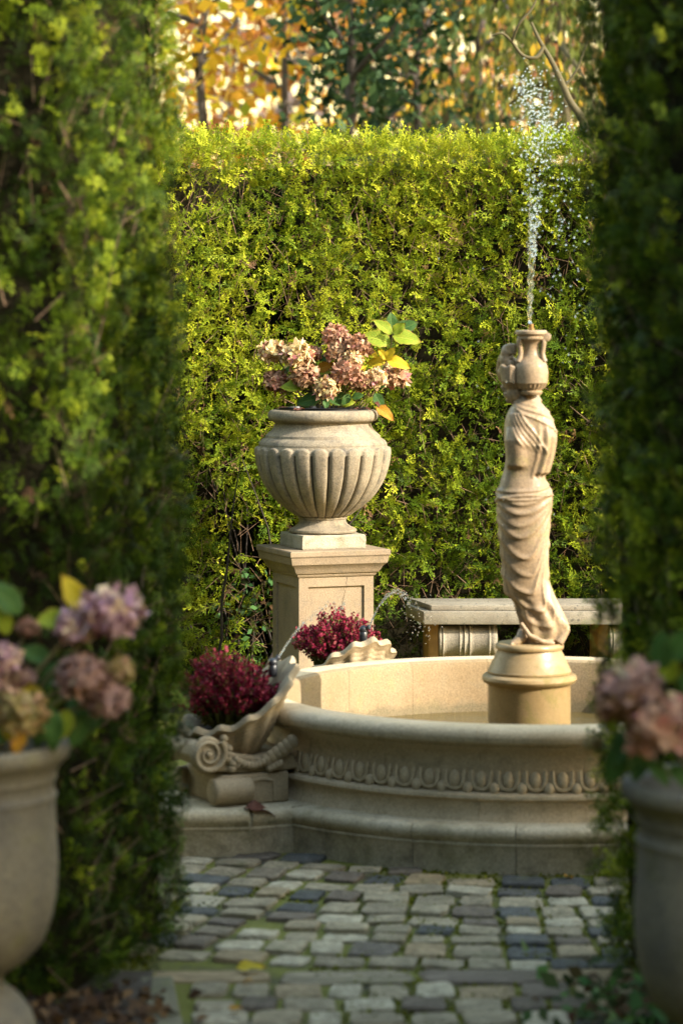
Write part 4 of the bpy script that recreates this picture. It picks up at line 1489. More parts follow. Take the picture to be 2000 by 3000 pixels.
    for s in (-1, 1):
        ax0 = L(1.185, s * 0.150, 0.1965)
        d = u
        mb = MB()
        pr = [(0.001, 0.0), (0.038, 0.0), (0.044, 0.004), (0.046, 0.012), (0.044, 0.020), (0.046, 0.03), (0.0475, 0.06), (0.0475, 0.09), (0.046, 0.118), (0.044, 0.126), (0.046, 0.132), (0.044, 0.140), (0.036, 0.145), (0.001, 0.145)]
        cyl = MB().lathe(pr, 28)
        zc = d * 1.0
        xc = Vector((0, 0, 1)); yc = zc.cross(xc)
        Mx = Matrix.Translation(ax0) @ Matrix(((xc.x, yc.x, zc.x, 0), (xc.y, yc.y, zc.y, 0), (xc.z, yc.z, zc.z, 0), (0, 0, 0, 1)))
        cyl.xform(Mx)
        mb.add(cyl.v, cyl.f)
        ring = MB()
        for k in range(24):
            pass
        rpts = [Mx @ Vector((0.028 * math.cos(2 * math.pi * k / 23), 0.028 * math.sin(2 * math.pi * k / 23), -0.001)) for k in range(24)]
        mb.tube(rpts, 0.006, 6)
        link('roll', mb.mesh('roll', 45), M['shell'], con)
        # arched panel
        apts = [L(1.205, s * (hw2 + .001), 0.158)] + [L(1.205 - 0.10 * k / 8, s * (hw2 + .001), 0.205 + 0.025 * math.sin(math.pi * (0.15 + 0.62 * k / 8))) for k in range(9)] + [L(1.10, s * (hw2 + .001), 0.158)]
        link('arched_moulding', MB().tube(apts, 0.006, 6).mesh('arched_moulding', 60), M['shell'], con)
    return t, L, surf


s1, L1, surf1 = shell_planter(SHELLS[0], 'stone scallop shell planter with a scrolled foot at the front left of the basin', 1.165, 0.0)
s2, L2, surf2 = shell_planter(SHELLS[1], 'stone scallop shell planter behind the far rim, in front of the urn pedestal', 1.235, -0.075)


def heather(L, label, seed, spread, hgt, ca=1.16, lean=0.0):
    t = thing('heather', label, 'plant', tuple(L(ca, 0, 0.41)), group='crimson heathers in the shells')
    r = random.Random(seed)
    vs = []; qs = []; tn = []
    stems = MB()
    for k in range(300):
        a = r.uniform(0, 2 * math.pi); q = math.sqrt(r.random())
        ox, oy = q * math.cos(a), q * math.sin(a)
        base = L(ca + 0.09 * ox * spread, 0.09 * oy * spread, 0.40)
        h = hgt * (1.02 - 0.5 * q * q) * (r.uniform(0.62, 1.0) if r.random() < .8 else r.uniform(0.95, 1.14))
        tip = L(ca + lean + 0.21 * ox * spread, 0.19 * oy * spread, 0.40 + h)
        midp = (base + tip) / 2 + Vector((r.uniform(-.012, .012), r.uniform(-.012, .012), 0.02))
        stems.tube([base, midp, tip], [0.0016, 0.0013, 0.0008], 4, caps=False)
        n = 46
        for i in range(n):
            f = (i + r.random()) / n
            p = base.lerp(midp, f * 2) if f < .5 else midp.lerp(tip, f * 2 - 1)
            out = Vector((r.gauss(0, 1), r.gauss(0, 1), r.gauss(0.2, 1))).normalized()
            c = p + out * r.uniform(.002, .011) * (1.3 - f * .5)
            sz = r.uniform(.0028, .0052) if f > .32 else r.uniform(.003, .006)
            x = out.cross(Vector((r.random(), r.random(), r.random()))).normalized() * sz
            y = out.cross(x).normalized() * sz * 1.25
            z = out * sz * .8
            b0 = len(vs)
            vs += [c - x - y, c + x - y + z, c + x + y, c - x + y + z]
            qs.append((b0, b0 + 1, b0 + 2, b0 + 3))
            if f > .9 or (f > .34 and r.random() < .86): tt = min(1, max(.24, r.gauss(.58, .2)))
            else: tt = r.uniform(0, .2)
            tn += [tt] * 4
    tag(link('blooms', npmesh('blooms', [tuple(v) for v in vs], qs, {'tint': tn}), M['heather'], t), kind='stuff')
    tag(link('stems', stems.mesh('stems', 60), M['hstem'], t), kind='stuff')
    return t


heather(L1, 'crimson heather growing in the front shell planter, out of focus', 3, 0.92, 0.245, 1.19, 0.02)
heather(L2, 'crimson heather growing in the shell planter before the urn pedestal', 8, 0.95, 0.225, 1.265, 0.03)


def spout(L, label, a, z, aim):
    t = thing('water_spout', label, 'spout', tuple(L(a, 0.0, z - 0.04)), group='black spouts at the shells')
    p = L(a, 0, z)
    mb = MB().ball(p, 0.017, 16, 12)
    mb.lathe([(0.012, -0.05), (0.016, -0.045), (0.016, -0.012), (0.010, -0.004)], 16, tuple(p))
    link('ball_joint', mb.mesh('ball_joint', 50), M['black'], t)
    d = aim.normalized()
    q = p + d * 0.010
    link('nozzle', MB().tube([q, q + d * 0.012, q + d * 0.013, q + d * 0.020], [0.008, 0.008, 0.011, 0.010], 14).mesh('nozzle', 40), M['black'], t)
    return p + d * 0.028


def jet(p0, v0, tmax, n, label, seed, spread=0.012, fall=0):
    r = random.Random(seed)
    g = 9.81
    its = []
    def at(t): return p0 + v0 * t + Vector((0, 0, -0.5 * g * t * t))
    for i in range(n):
        t = tmax * (i + r.random()) / n
        s = spread * (t / tmax) ** 1.3
        its.append((at(t) + Vector((r.gauss(0, s), r.gauss(0, s), r.gauss(0, s))), r.uniform(.0014, .0036) * (1.1 if t < .3 * tmax else 1), 1))
    ts = [tmax * 0.42 * i / 24 for i in range(25)]
    stream = ([at(t) for t in ts], [max(.0012, .0036 * (1 - .5 * i / 24) * r.uniform(.7, 1.2)) for i in range(25)])
    for i in range(fall):
        t = tmax * r.uniform(1.0, 1.35)
        its.append((at(t) + Vector((r.gauss(0, .035), r.gauss(0, .03), r.gauss(0, .03))), r.uniform(.0014, .0032), 1))
    return tag(link('water_jet', drops_mesh('water_jet', its, [stream])), label, 'water jet', kind='stuff')


u2 = Vector((math.cos(SHELLS[1]), math.sin(SHELLS[1]), 0)); u1 = Vector((math.cos(SHELLS[0]), math.sin(SHELLS[0]), 0))
# second shell: nozzle near the basin side of the shell, jet arching over the pool
zp2 = P(1068, 1846, 11.30)
a2 = (Vector((zp2.x, zp2.y, 0)) - BC).dot(u2)
p2 = spout(L2, 'small black ball spout standing in the far shell planter', 1.10, zp2.z, Vector((0.75, -0.35, 0.35)))
tgt = P(1165, 1735, 11.1)
# choose the speed so that the arc tops out at the photograph's crest
hz_ = tgt.z - p2.z
vz = math.sqrt(2 * 9.81 * max(.05, hz_)); tt = vz / 9.81
v0 = Vector(((tgt.x - p2.x) / tt, (tgt.y - p2.y) / tt, vz))
j = jet(p2, v0, tt * 1.45, 190, 'small water jet arching over the far rim beside the bench', 4, 0.010, 75)
j.data.materials.append(M['drops'])
p1 = spout(L1, 'small black ball spout half hidden behind the front heather', 1.03, 0.605, Vector((0.8, 0.4, 0.7)))
tgt = P(985, 1775, 10.05)
hz_ = tgt.z - p1.z
vz = math.sqrt(2 * 9.81 * max(.05, hz_)); tt = vz / 9.81
v0 = Vector(((tgt.x - p1.x) / tt, (tgt.y - p1.y) / tt, vz))
j = jet(p1, v0, tt * 1.2, 90, 'small water jet rising from the front heather in the shell', 6, 0.014, 10)
j.data.materials.append(M['drops'])

# ------------------------------------------------------------------ pedestal and urn
PHI = R(20.5)
PC = Vector((-0.084, 12.78, 0))
pd = thing('pedestal', 'square panelled limestone pedestal under the fluted urn', 'pedestal', tuple(PC), PHI)


def frustum_stack(mb, prof):
    """square mouldings: (half width, z)"""
    vs = []; fs = []
    for (h, z) in prof:
        vs += [(-h, -h, z), (h, -h, z), (h, h, z), (-h, h, z)]
    for i in range(len(prof) - 1):
        for k in range(4):
            k2 = (k + 1) % 4
            fs.append((i * 4 + k, i * 4 + k2, (i + 1) * 4 + k2, (i + 1) * 4 + k))
    fs.append((3, 2, 1, 0)); e = (len(prof) - 1) * 4
    fs.append((e, e + 1, e + 2, e + 3))
    mb.add(vs, fs)
    return mb


SHW = 0.176
PT = 0.785
# shaft with sunk panels
bm = bmesh.new()
bmesh.ops.create_cube(bm, size=1.0)
bmesh.ops.scale(bm, vec=(SHW * 2, SHW * 2, PT - 0.118 + 0.03), verts=bm.verts)
bmesh.ops.translate(bm, vec=(0, 0, (PT - 0.118 - 0.03) / 2), verts=bm.verts)
sides = [f for f in bm.faces if abs(f.normal.z) < 0.5]
for f in sides:
    r_ = bmesh.ops.inset_individual(bm, faces=[f], thickness=0.062, depth=0.0)
    r_ = bmesh.ops.inset_individual(bm, faces=[f], thickness=0.0015, depth=-0.011)
me = bpy.data.meshes.new('shaft'); bm.to_mesh(me); bm.free(); finish(me, 30)
link('shaft', me, M['ped'], pd, world=False)
mb = frustum_stack(MB(), [(SHW + .006, PT - .1175), (SHW + .010, PT - .110), (SHW + .010, PT - .105), (SHW + .018, PT - .1015), (SHW + .026, PT - .088), (SHW + .034, PT - .072), (SHW + .048, PT - .060), (SHW + .050, PT - .052), (SHW + .052, PT - .040), (SHW + .055, PT - .0285), (0.1, PT - .0275)])
link('cornice', mb.mesh('cornice', 25), M['ped'], pd, world=False)
mb = frustum_stack(MB(), [(0.232, PT - .027), (0.235, PT - .022), (0.235, PT - .004), (0.230, PT)])
link('cap_slab', mb.mesh('cap_slab', 30), M['ped'], pd, world=False)
mb = frustum_stack(MB(), [(SHW + .03, -.03), (SHW + .03, .07), (SHW + .012, .09), (SHW + .002, .10)])
link('base_slab', mb.mesh('base_slab', 30), M['ped'], pd, world=False)

cr = [(0.052, PT - .122), (0.046, PT - .15), (0.050, PT - .172)]
cr2 = [(0.046, PT - .182), (0.038, PT - .215), (0.031, PT - .235), (0.030, PT - .29), (0.024, PT - .33)]
link('crack', MB().tube([(x_, -SHW - .0001, z_) for x_, z_ in cr], .0009, 5).mesh('crack'), M['soil'], pd, world=False)
link('crack', MB().tube([(x_, -SHW + .0109, z_) for x_, z_ in cr2], .0009, 5).mesh('crack'), M['soil'], pd, world=False)

ur = thing('urn', 'large fluted limestone urn on the square pedestal', 'urn', (PC.x, PC.y, PT), PHI)
US = 656.0
def UZ(zy): return CAM_H - (880 + zy / 2.1 - 940) / (FPX / PC.y) - PT
def UR(p): return p / 2.1 / (FPX / PC.y)
zb = 0.001
mb = frustum_stack(MB(), [(UR(203), zb), (UR(205), zb + .004), (UR(205), 0.058), (UR(201), 0.063)])
me = mb.mesh('square_plinth')
bm = bmesh.new(); bm.from_mesh(me); bmesh.ops.subdivide_edges(bm, edges=bm.edges, cuts=6, use_grid_fill=True)
for v_ in bm.verts:
    v_.co += Vector((mnoise.noise(v_.co * 40), mnoise.noise(v_.co * 40 + Vector((9, 0, 0))), 0.4 * mnoise.noise(v_.co * 40 + Vector((0, 9, 0))))) * 0.0035
bm.to_mesh(me); bm.free(); finish(me, 40)
link('square_plinth', me, M['plinth'], ur, world=False)
zt = 0.064
foot = [(0.001, zt), (UR(196), zt), (UR(206), zt + .004), (UR(209), zt + .010), (UR(206), zt + .017), (UR(198), zt + .020), (UR(196), zt + .021), (UR(172), UZ(1388)), (UR(152), UZ(1374)), (UR(144), UZ(1358)), (UR(143), UZ(1344)), (UR(150), UZ(1340)), (UR(151), UZ(1328)), (UR(140), UZ(1324)), (0.001, UZ(1322))]
link('foot', MB().lathe(foot, 72).mesh('foot', 32), M['urn'], ur, world=False)
bp = [(150, 1324), (162, 1318), (186, 1300), (222, 1276), (255, 1250), (283, 1224), (306, 1198), (330, 1165), (352, 1130), (371, 1092), (386, 1050), (397, 1008), (404, 970), (408, 940), (407, 918), (404, 904), (401, 897), (399, 890), (396, 880)]
fl = []
NFL = 24
for i in range(len(bp) - 1):
    for q in range(6 if bp[i][1] < 960 else 3):
        f = q / (6 if bp[i][1] < 960 else 3)
        fl.append((bp[i][0] * (1 - f) + bp[i + 1][0] * f, bp[i][1] * (1 - f) + bp[i + 1][1] * f))
fl.append(bp[-1])
def flute(a, j, r, z):
    zy = fl[j][1]
    w = abs(math.sin(a * NFL / 2))            # 0 in the groove, 1 on the crest
    # rounded tops of the gadroons
    xx = 1 - 2 / math.pi * math.asin(min(1, w))
    top = 898 + 46 * (1 - math.sqrt(max(0, 1 - xx * xx)))
    e = max(0.0, min(1.0, (zy - top + 3) / 9))
    e = math.sqrt(e)
    g = (math.sqrt(max(0.0, 1 - (1 - w) ** 2.3)) - 1) * 0.030 * min(1, r / UR(330))
    lift = 0.009 * e
    return r - UR(5) * (1 - e) + g * e + lift
prof = [(UR(a_), UZ(b_)) for a_, b_ in fl]
mb = MB().lathe(prof, 24 * 16, rad=flute)
link('fluted_bowl', mb.mesh('fluted_bowl', 50), M['urn'], ur, world=False)
sh = [(395, 884), (391, 872), (384, 862), (372, 852), (360, 846), (355, 843), (354, 838), (352, 828), (344, 822), (328, 808), (314, 795), (303, 780), (297, 766), (295, 756), (298, 750), (306, 747), (306, 744), (322, 741), (333, 731), (338, 718), (339, 705), (336, 692), (328, 680), (316, 673), (300, 671), (286, 676), (280, 690), (280, 760), (0.1, 762)]
mb = MB().lathe([(UR(a_), UZ(b_)) for a_, b_ in sh], 96)
link('shoulder_and_rim', mb.mesh('shoulder_and_rim', 32), M['urn'], ur, world=False)
lin = [(UR(262), UZ(760)), (UR(268), UZ(664)), (UR(274), UZ(660)), (UR(278), UZ(657)), (UR(274), UZ(655)), (UR(258), UZ(658)), (UR(252), UZ(680)), (0.1 * UR(1), UZ(684))]
link('liner_pot', MB().lathe(lin, 64).mesh('liner_pot', 40), M['black'], ur, world=False)


# ------------------------------------------------------------------ hydrangeas
def head_mesh(name, seed, n=150, petal=0.30, curl=0.5, squash=0.85):
    """mophead: many four-petalled florets on a dome; radius 1"""
    r = random.Random(seed)
    vs = []; qs = []; tn = []
    for k in range(n):
        z = r.uniform(-0.75, 1.0); a = r.uniform(0, 2 * math.pi)
        q = math.sqrt(max(0, 1 - z * z))
        d = Vector((q * math.cos(a), q * math.sin(a), z))
        rad = r.uniform(0.70, 1.06)
        c = Vector((d.x * rad, d.y * rad, d.z * rad * squash))
        nrm = (d + Vector((r.gauss(0, .35), r.gauss(0, .35), r.gauss(0, .35)))).normalized()
        x = nrm.cross(Vector((r.gauss(0, 1), r.gauss(0, 1), r.gauss(0, 1)))).normalized(); y = nrm.cross(x)
        ft = r.gauss(.5, .26)
        for p in range(4):
            aa = p * math.pi / 2 + r.uniform(-.25, .25)
            u = x * math.cos(aa) + y * math.sin(aa); w = nrm.cross(u)
            s = petal * r.uniform(.75, 1.15)
            lift = nrm * s * r.uniform(-curl, curl)
            tw = r.uniform(-.3, .3) * s
            b0 = len(vs)
            vs += [c, c + u * s * .55 - w * s * .42 + lift * .25 + nrm * tw, c + u * s + lift, c + u * s * .55 + w * s * .42 + lift * .25 - nrm * tw]
            qs.append((b0, b0 + 1, b0 + 2, b0 + 3))
            tt = min(1, max(0, ft + r.gauss(0, .14)))
            tn += [tt] * 4
    return npmesh(name, [tuple(v) for v in vs], qs, {'tint': tn})


def leaf_mesh(name, curl=0.25, fold=0.22, wav=0.03, wid=0.62):
    nu, nv = 6, 9
    vs = []; uvs = []
    for j in range(nv + 1):
        t = j / nv
        hw = wid / 2 * (math.sin(math.pi * min(1, t ** 0.80)) ** 0.85) if 0 < t < 1 else 0.004
        for i in range(nu + 1):
            s = i / nu * 2 - 1
            edge = 1 + 0.05 * (1 if j % 2 else -1) * (abs(s) > .99)
            vs.append((s * hw * edge, t, fold * abs(s) * hw - curl * t * t + wav * math.sin(t * 11 + s * 2) * abs(s)))
            uvs.append((i / nu, t))
    fs = []
    for j in range(nv):
        for i in range(nu):
            a = j * (nu + 1) + i
            fs.append((a, a + 1, a + nu + 2, a + nu + 1))
    me = bpy.data.meshes.new(name)
    me.from_pydata(vs, [], fs)
    lay = me.uv_layers.new(name='UVMap')
    for l in me.loops:
        lay.data[l.index].uv = uvs[l.vertex_index]
    finish(me, 180)
    return me


leaf_t = [leaf_mesh('leaf', 0.22, 0.25, 0.03), leaf_mesh('leaf', 0.40, 0.35, 0.05, 0.55), leaf_mesh('leaf', 0.05, 0.30, 0.04, 0.66)]
leaf_by_mat = {}


def put_leaf(parent, base, tip, mat, face=None, var=0, roll=0.0, name='leaf'):
    """leaf from base to tip, its upper side turned towards face"""
    d = tip - base; L = d.length
    y = d.normalized()
    f = face if face is not None else Vector((0, -1, 0.5))
    z = (f - y * f.dot(y)).normalized()
    x = y.cross(z)
    Mx = Matrix(((x.x, y.x, z.x), (x.y, y.y, z.y), (x.z, y.z, z.z))).to_4x4()
    Mx = Mx @ Matrix.Rotation(roll, 4, 'Y')
    key = (var, mat)
    if key not in leaf_by_mat:
        me = leaf_t[var].copy(); me.materials.append(M[mat]); leaf_by_mat[key] = me
    o = bpy.data.objects.new(name, leaf_by_mat[key])
    COL.objects.link(o)
    if parent is not None:
        o.parent = parent
        off = parent.location
    else:
        off = Vector((0, 0, 0))
    o.matrix_basis = Matrix.Translation(base - off) @ Mx @ Matrix.Diagonal((L, L, L, 1))
    return o


hm = {}
def put_head(parent, c, r, mat, seed, n=150, petal=.3, curl=.5, rot=None):
    me = head_mesh('flower_head', seed, n, petal, curl)
    me.materials.append(M[mat])
    o = bpy.data.objects.new('flower_head', me)
    COL.objects.link(o); o.parent = parent
    o.location = c - parent.location
    o.scale = (r, r, r)
    if rot: o.rotation_euler = rot
    return o


hy = thing('hydrangea', 'faded pink and tan hydrangea growing in the fluted urn', 'plant', (PC.x, PC.y, UZ(690) + PT))
def U6(zx, zy, dy=0.0): return P(750 + zx / 3.136, 900 + zy / 3.136, PC.y + dy)
def U6r(r): return r / 3.136 * PC.y / FPX
uh = [(150, 410, 108, 'cream', .02), (385, 440, 122, 'cream', -.05), (520, 430, 70, 'rose', .04), (185, 690, 104, 'rose', .02), (450, 620, 112, 'dry', -.06), (655, 745, 104, 'cream', -.10),
      (735, 265, 104, 'rose', .03), (935, 360, 108, 'rose', -.01), (740, 410, 92, 'dry', .0), (885, 480, 82, 'cream', -.06), (830, 610, 116, 'rose', -.08), (960, 690, 92, 'dry', -.05), (1105, 655, 92, 'cream', -.04), (1285, 645, 104, 'dry', .02), (1240, 575, 70, 'cream', .05)]
ctr = U6(690, 930)
for k, (zx, zy, r_, mt_, dy) in enumerate(uh):
    c = U6(zx, zy, dy)
    put_head(hy, c, U6r(r_ * 1.08), mt_, 100 + k, 115, .42, .9, (random.uniform(-.3, .3), random.uniform(-.3, .3), 0))
    b_ = ctr + Vector(((c.x - ctr.x) * .35, 0.02, -0.03))
    link('flower_stem', MB().tube([b_, (b_ + c) / 2 + Vector((0, .01, .02)), c], [.004, .0035, .003], 6).mesh('flower_stem', 60), M['hstem'], hy)
lv = [((1250, 250), (1245, 45), 'leaf_green', 0, .02), ((1260, 250), (1475, 120), 'leaf_green', 0, .02), ((1250, 265), (1515, 290), 'leaf_lime', 0, -.03), ((1235, 330), (985, 235), 'leaf_lime', 0, -.02), ((1255, 240), (1370, 145), 'leaf_lime', 2, -.05), ((1245, 250), (1105, 95), 'leaf_lime', 1, .0),
      ((1195, 490), (1270, 370), 'leaf_yellow', 2, -.04), ((1205, 485), (1130, 385), 'leaf_yellow', 1, -.02), ((1200, 490), (1415, 525), 'leaf_yellow', 1, -.04), ((1190, 500), (1015, 500), 'leaf_yellow', 1, .02), ((1110, 460), (1035, 390), 'leaf_yellow', 2, .02),
      ((600, 830), (375, 870), 'leaf_green', 1, -.06), ((420, 740), (222, 715), 'leaf_lime', 0, -.05), ((640, 840), (645, 935), 'leaf_green', 2, -.13), ((880, 830), (985, 800), 'leaf_green', 0, -.08), ((1090, 790), (1170, 930), 'leaf_green', 0, -.06), ((1100, 915), (1275, 1010), 'leaf_orange', 1, -.08),
      ((800, 900), (660, 810), 'leaf_green', 1, -.05), ((780, 900), (900, 860), 'leaf_lime', 1, -.04), ((560, 580), (700, 510), 'leaf_orange', 0, .05), ((560, 610), (690, 560), 'leaf_lime', 1, .05), ((570, 470), (690, 470), 'leaf_green', 0, .06), ((1000, 540), (960, 590), 'leaf_yellow', 2, -.02), ((740, 780), (840, 830), 'leaf_green', 1, -.02), ((1110, 740), (1190, 710), 'leaf_green', 2, -.05), ((500, 890), (400, 930), 'leaf_green', 0, .02), ((1000, 880), (1080, 820), 'leaf_lime', 1, -.02), ((860, 800), (790, 900), 'leaf_green', 0, -.06), ((330, 790), (250, 760), 'leaf_lime', 1, .03), ((330, 560), (210, 590), 'leaf_green', 1, .10), ((1090, 870), (1140, 900), 'leaf_brown', 1, -.07)]
for k, (a, b_, mt_, vr, dy) in enumerate(lv):
    put_leaf(hy, U6(*a, dy), U6(*b_, dy - .02), mt_, Vector((random.uniform(-.3, .5), -1, random.uniform(.3, .8))), vr)
for (a, b_) in (((1000, 930), (1200, 490)), ((1200, 490), (1250, 250))):
    link('leaf_stem', MB().tube([U6(*a), U6((a[0] + b_[0]) / 2 + 12, (a[1] + b_[1]) / 2), U6(*b_)], [.0045, .004, .003], 6).mesh('leaf_stem', 60), M['hstem'], hy)
# litter of dead leaves at the rim
for k in range(14):
    a = random.uniform(-3.0, -0.1)
    p = Vector((PC.x + .20 * math.cos(a), PC.y + .20 * math.sin(a), UZ(672) + PT + .006))
    put_leaf(hy, p, p + Vector((random.uniform(-.03, .03), random.uniform(-.03, .03), random.uniform(.0, .02))), 'leaf_brown', Vector((0, -.4, 1)), 1)

# ------------------------------------------------------------------ the near pots
def planter(label, c, scale, seed):
    t = thing('flower_pot', label, 'pot', tuple(c), group='stone pots before the hedges')
    k = scale
    pr = [(.245, .808), (.256, .812), (.264, .806), (.268, .792), (.264, .776), (.252, .764), (.240, .752), (.234, .735), (.236, .726), (.230, .718), (.228, .700), (.231, .690), (.236, .684), (.232, .674), (.231, .66), (.234, .60), (.238, .53), (.236, .46), (.226, .40), (.205, .34), (.170, .30), (.130, .275), (.112, .262), (.108, .25)]
    inner = [(.001, .72), (.20, .72), (.215, .76), (.225, .80), (.235, .807)]
    prof = [(r_ * k, z * k) for r_, z in (inner + pr)]
    body = MB().lathe(prof, 64, tuple(c))
    link('bowl', body.mesh('bowl', 34), M['pot'], t)
    ft = [(.106, .252), (.112, .235), (.130, .222), (.150, .205), (.176, .170), (.186, .140), (.186, .10), (.17, .085), (.20, .08), (.20, -.05)]
    link('foot', MB().lathe([(r_ * k, z * k) for r_, z in ft], 56, tuple(c)).mesh('foot', 34), M['pot'], t)
    link('compost', MB().lathe([(.001, .745 * k), (.222 * k, .735 * k)], 40, tuple(c)).mesh('compost'), M['soil'], t)
    return t


planter('grey stone pot at the left edge, blurred in the foreground', Vector((-0.905, 6.7, 0)), 1.0, 1)
planter('grey stone pot at the right edge, blurred in the foreground', Vector((0.868, 6.13, 0)), 1.0, 2)


def near_hydrangea(label, c, D, heads, leaves, seed):
    t = thing('hydrangea', label, 'plant', tuple(c), group='hydrangeas in the foreground pots')
    s = D / FPX
    for k, (px, py, r_, mt_, dy) in enumerate(heads):
        q = P(px, py, D + dy)
        put_head(t, q, r_ * s * 0.95, mt_, seed + k, 95, .42, .7)
        b_ = Vector((c.x + (q.x - c.x) * .2, c.y, c.z))
        link('flower_stem', MB().tube([b_, (b_ + q) / 2 + Vector((0, 0, .04)), q], [.006, .005, .004], 6).mesh('flower_stem', 60), M['hstem'], t)
    for (x0, y0, x1, y1, mt_, dy) in leaves:
        put_leaf(t, P(x0, y0, D + dy), P(x1, y1, D + dy - .03), mt_, Vector((random.uniform(-.4, .4), -1, random.uniform(.3, 1))), random.choice([0, 1, 2]))
    return t


near_hydrangea('lilac and salmon hydrangea spilling over the left foreground pot', Vector((-0.905, 6.7, .745)), 6.6,
               [(325, 1800, 92, 'lilac', .0), (225, 1835, 62, 'lilac', .02), (240, 1985, 78, 'salmon', -.02), (318, 2050, 68, 'salmon', .0), (352, 1965, 44, 'tan', .05), (10, 1930, 52, 'lilac', .0), (60, 2090, 78, 'tan', -.05), (70, 1990, 40, 'salmon', .05), (-60, 2020, 90, 'salmon', .0), (85, 1840, 34, 'rose', .15), (10, 1760, 30, 'tan', .1)],
               [(250, 1800, 195, 1690, 'leaf_yellow', .05), (200, 1810, 105, 1820, 'leaf_lime', .05), (60, 1800, -20, 1700, 'leaf_green', .0), (20, 1860, 10, 1780, 'leaf_lime', .02), (150, 1930, 60, 1900, 'leaf_green', .08), (130, 2040, 40, 2000, 'leaf_yellow', .05), (160, 2080, 150, 2200, 'leaf_green', -.05), (210, 2080, 150, 2180, 'leaf_lime', .02), (60, 2140, 45, 2210, 'leaf_orange', -.08), (10, 2110, 80, 2180, 'leaf_yellow', -.06), (250, 2090, 210, 2190, 'leaf_green', .05), (300, 2080, 250, 2150, 'leaf_green', .08), (120, 2100, 110, 2190, 'leaf_green', .0), (200, 2050, 290, 2130, 'leaf_green', .1), (180, 1940, 120, 2020, 'leaf_green', .12), (100, 2080, 180, 2140, 'leaf_green', .03), (-40, 2090, 20, 2180, 'leaf_green', -.05), (380, 2000, 300, 1950, 'leaf_green', .1), (220, 1900, 190, 1960, 'leaf_green', .1)], 300)
near_hydrangea('dusky pink hydrangea spilling over the right foreground pot', Vector((0.868, 6.13, .745)), 6.05,
               [(1850, 2015, 92, 'salmon', .0), (1800, 2075, 56, 'rose', .05), (1945, 2135, 108, 'rose', -.05), (2040, 2090, 70, 'salmon', .0), (1735, 2180, 30, 'tan', .1)],
               [(1940, 1960, 1930, 1850, 'leaf_green', .05), (1960, 1930, 2040, 1840, 'leaf_green', .0), (1950, 2000, 1960, 1900, 'leaf_lime', .08), (1990, 2030, 2050, 1960, 'leaf_green', -.05), (1850, 2160, 1790, 2230, 'leaf_green', .05), (1880, 2190, 1860, 2290, 'leaf_green', .0), (1840, 2150, 1790, 2180, 'leaf_green', .1), (1900, 2230, 1960, 2290, 'leaf_green', -.05), (1810, 2140, 1765, 2120, 'leaf_lime', .1), (1830, 2170, 1780, 2300, 'leaf_green', .06), (1860, 2100, 1880, 2200, 'leaf_green', .03), (1960, 2240, 2020, 2300, 'leaf_green', -.04), (1900, 2060, 1990, 2030, 'leaf_lime', .03)], 400)

# ------------------------------------------------------------------ stone bench
be = thing('stone_bench', 'speckled stone bench with scrolled legs against the hedge', 'bench', (0.95, 13.35, 0))


def slab(name, front, xl, xr, back, xlb, xrb, z0, z1, bev):
    mb = MB().add([(xl, front, z0), (xr, front, z0), (xrb, back, z0), (xlb, back, z0), (xl, front, z1), (xr, front, z1), (xrb, back, z1), (xlb, back, z1)],
                  [(0, 3, 2, 1), (4, 5, 6, 7), (0, 1, 5, 4), (1, 2, 6, 5), (2, 3, 7, 6), (3, 0, 4, 7)])
    return link(name, bevel(mb.mesh(name), bev, 2), M['bench'], be)


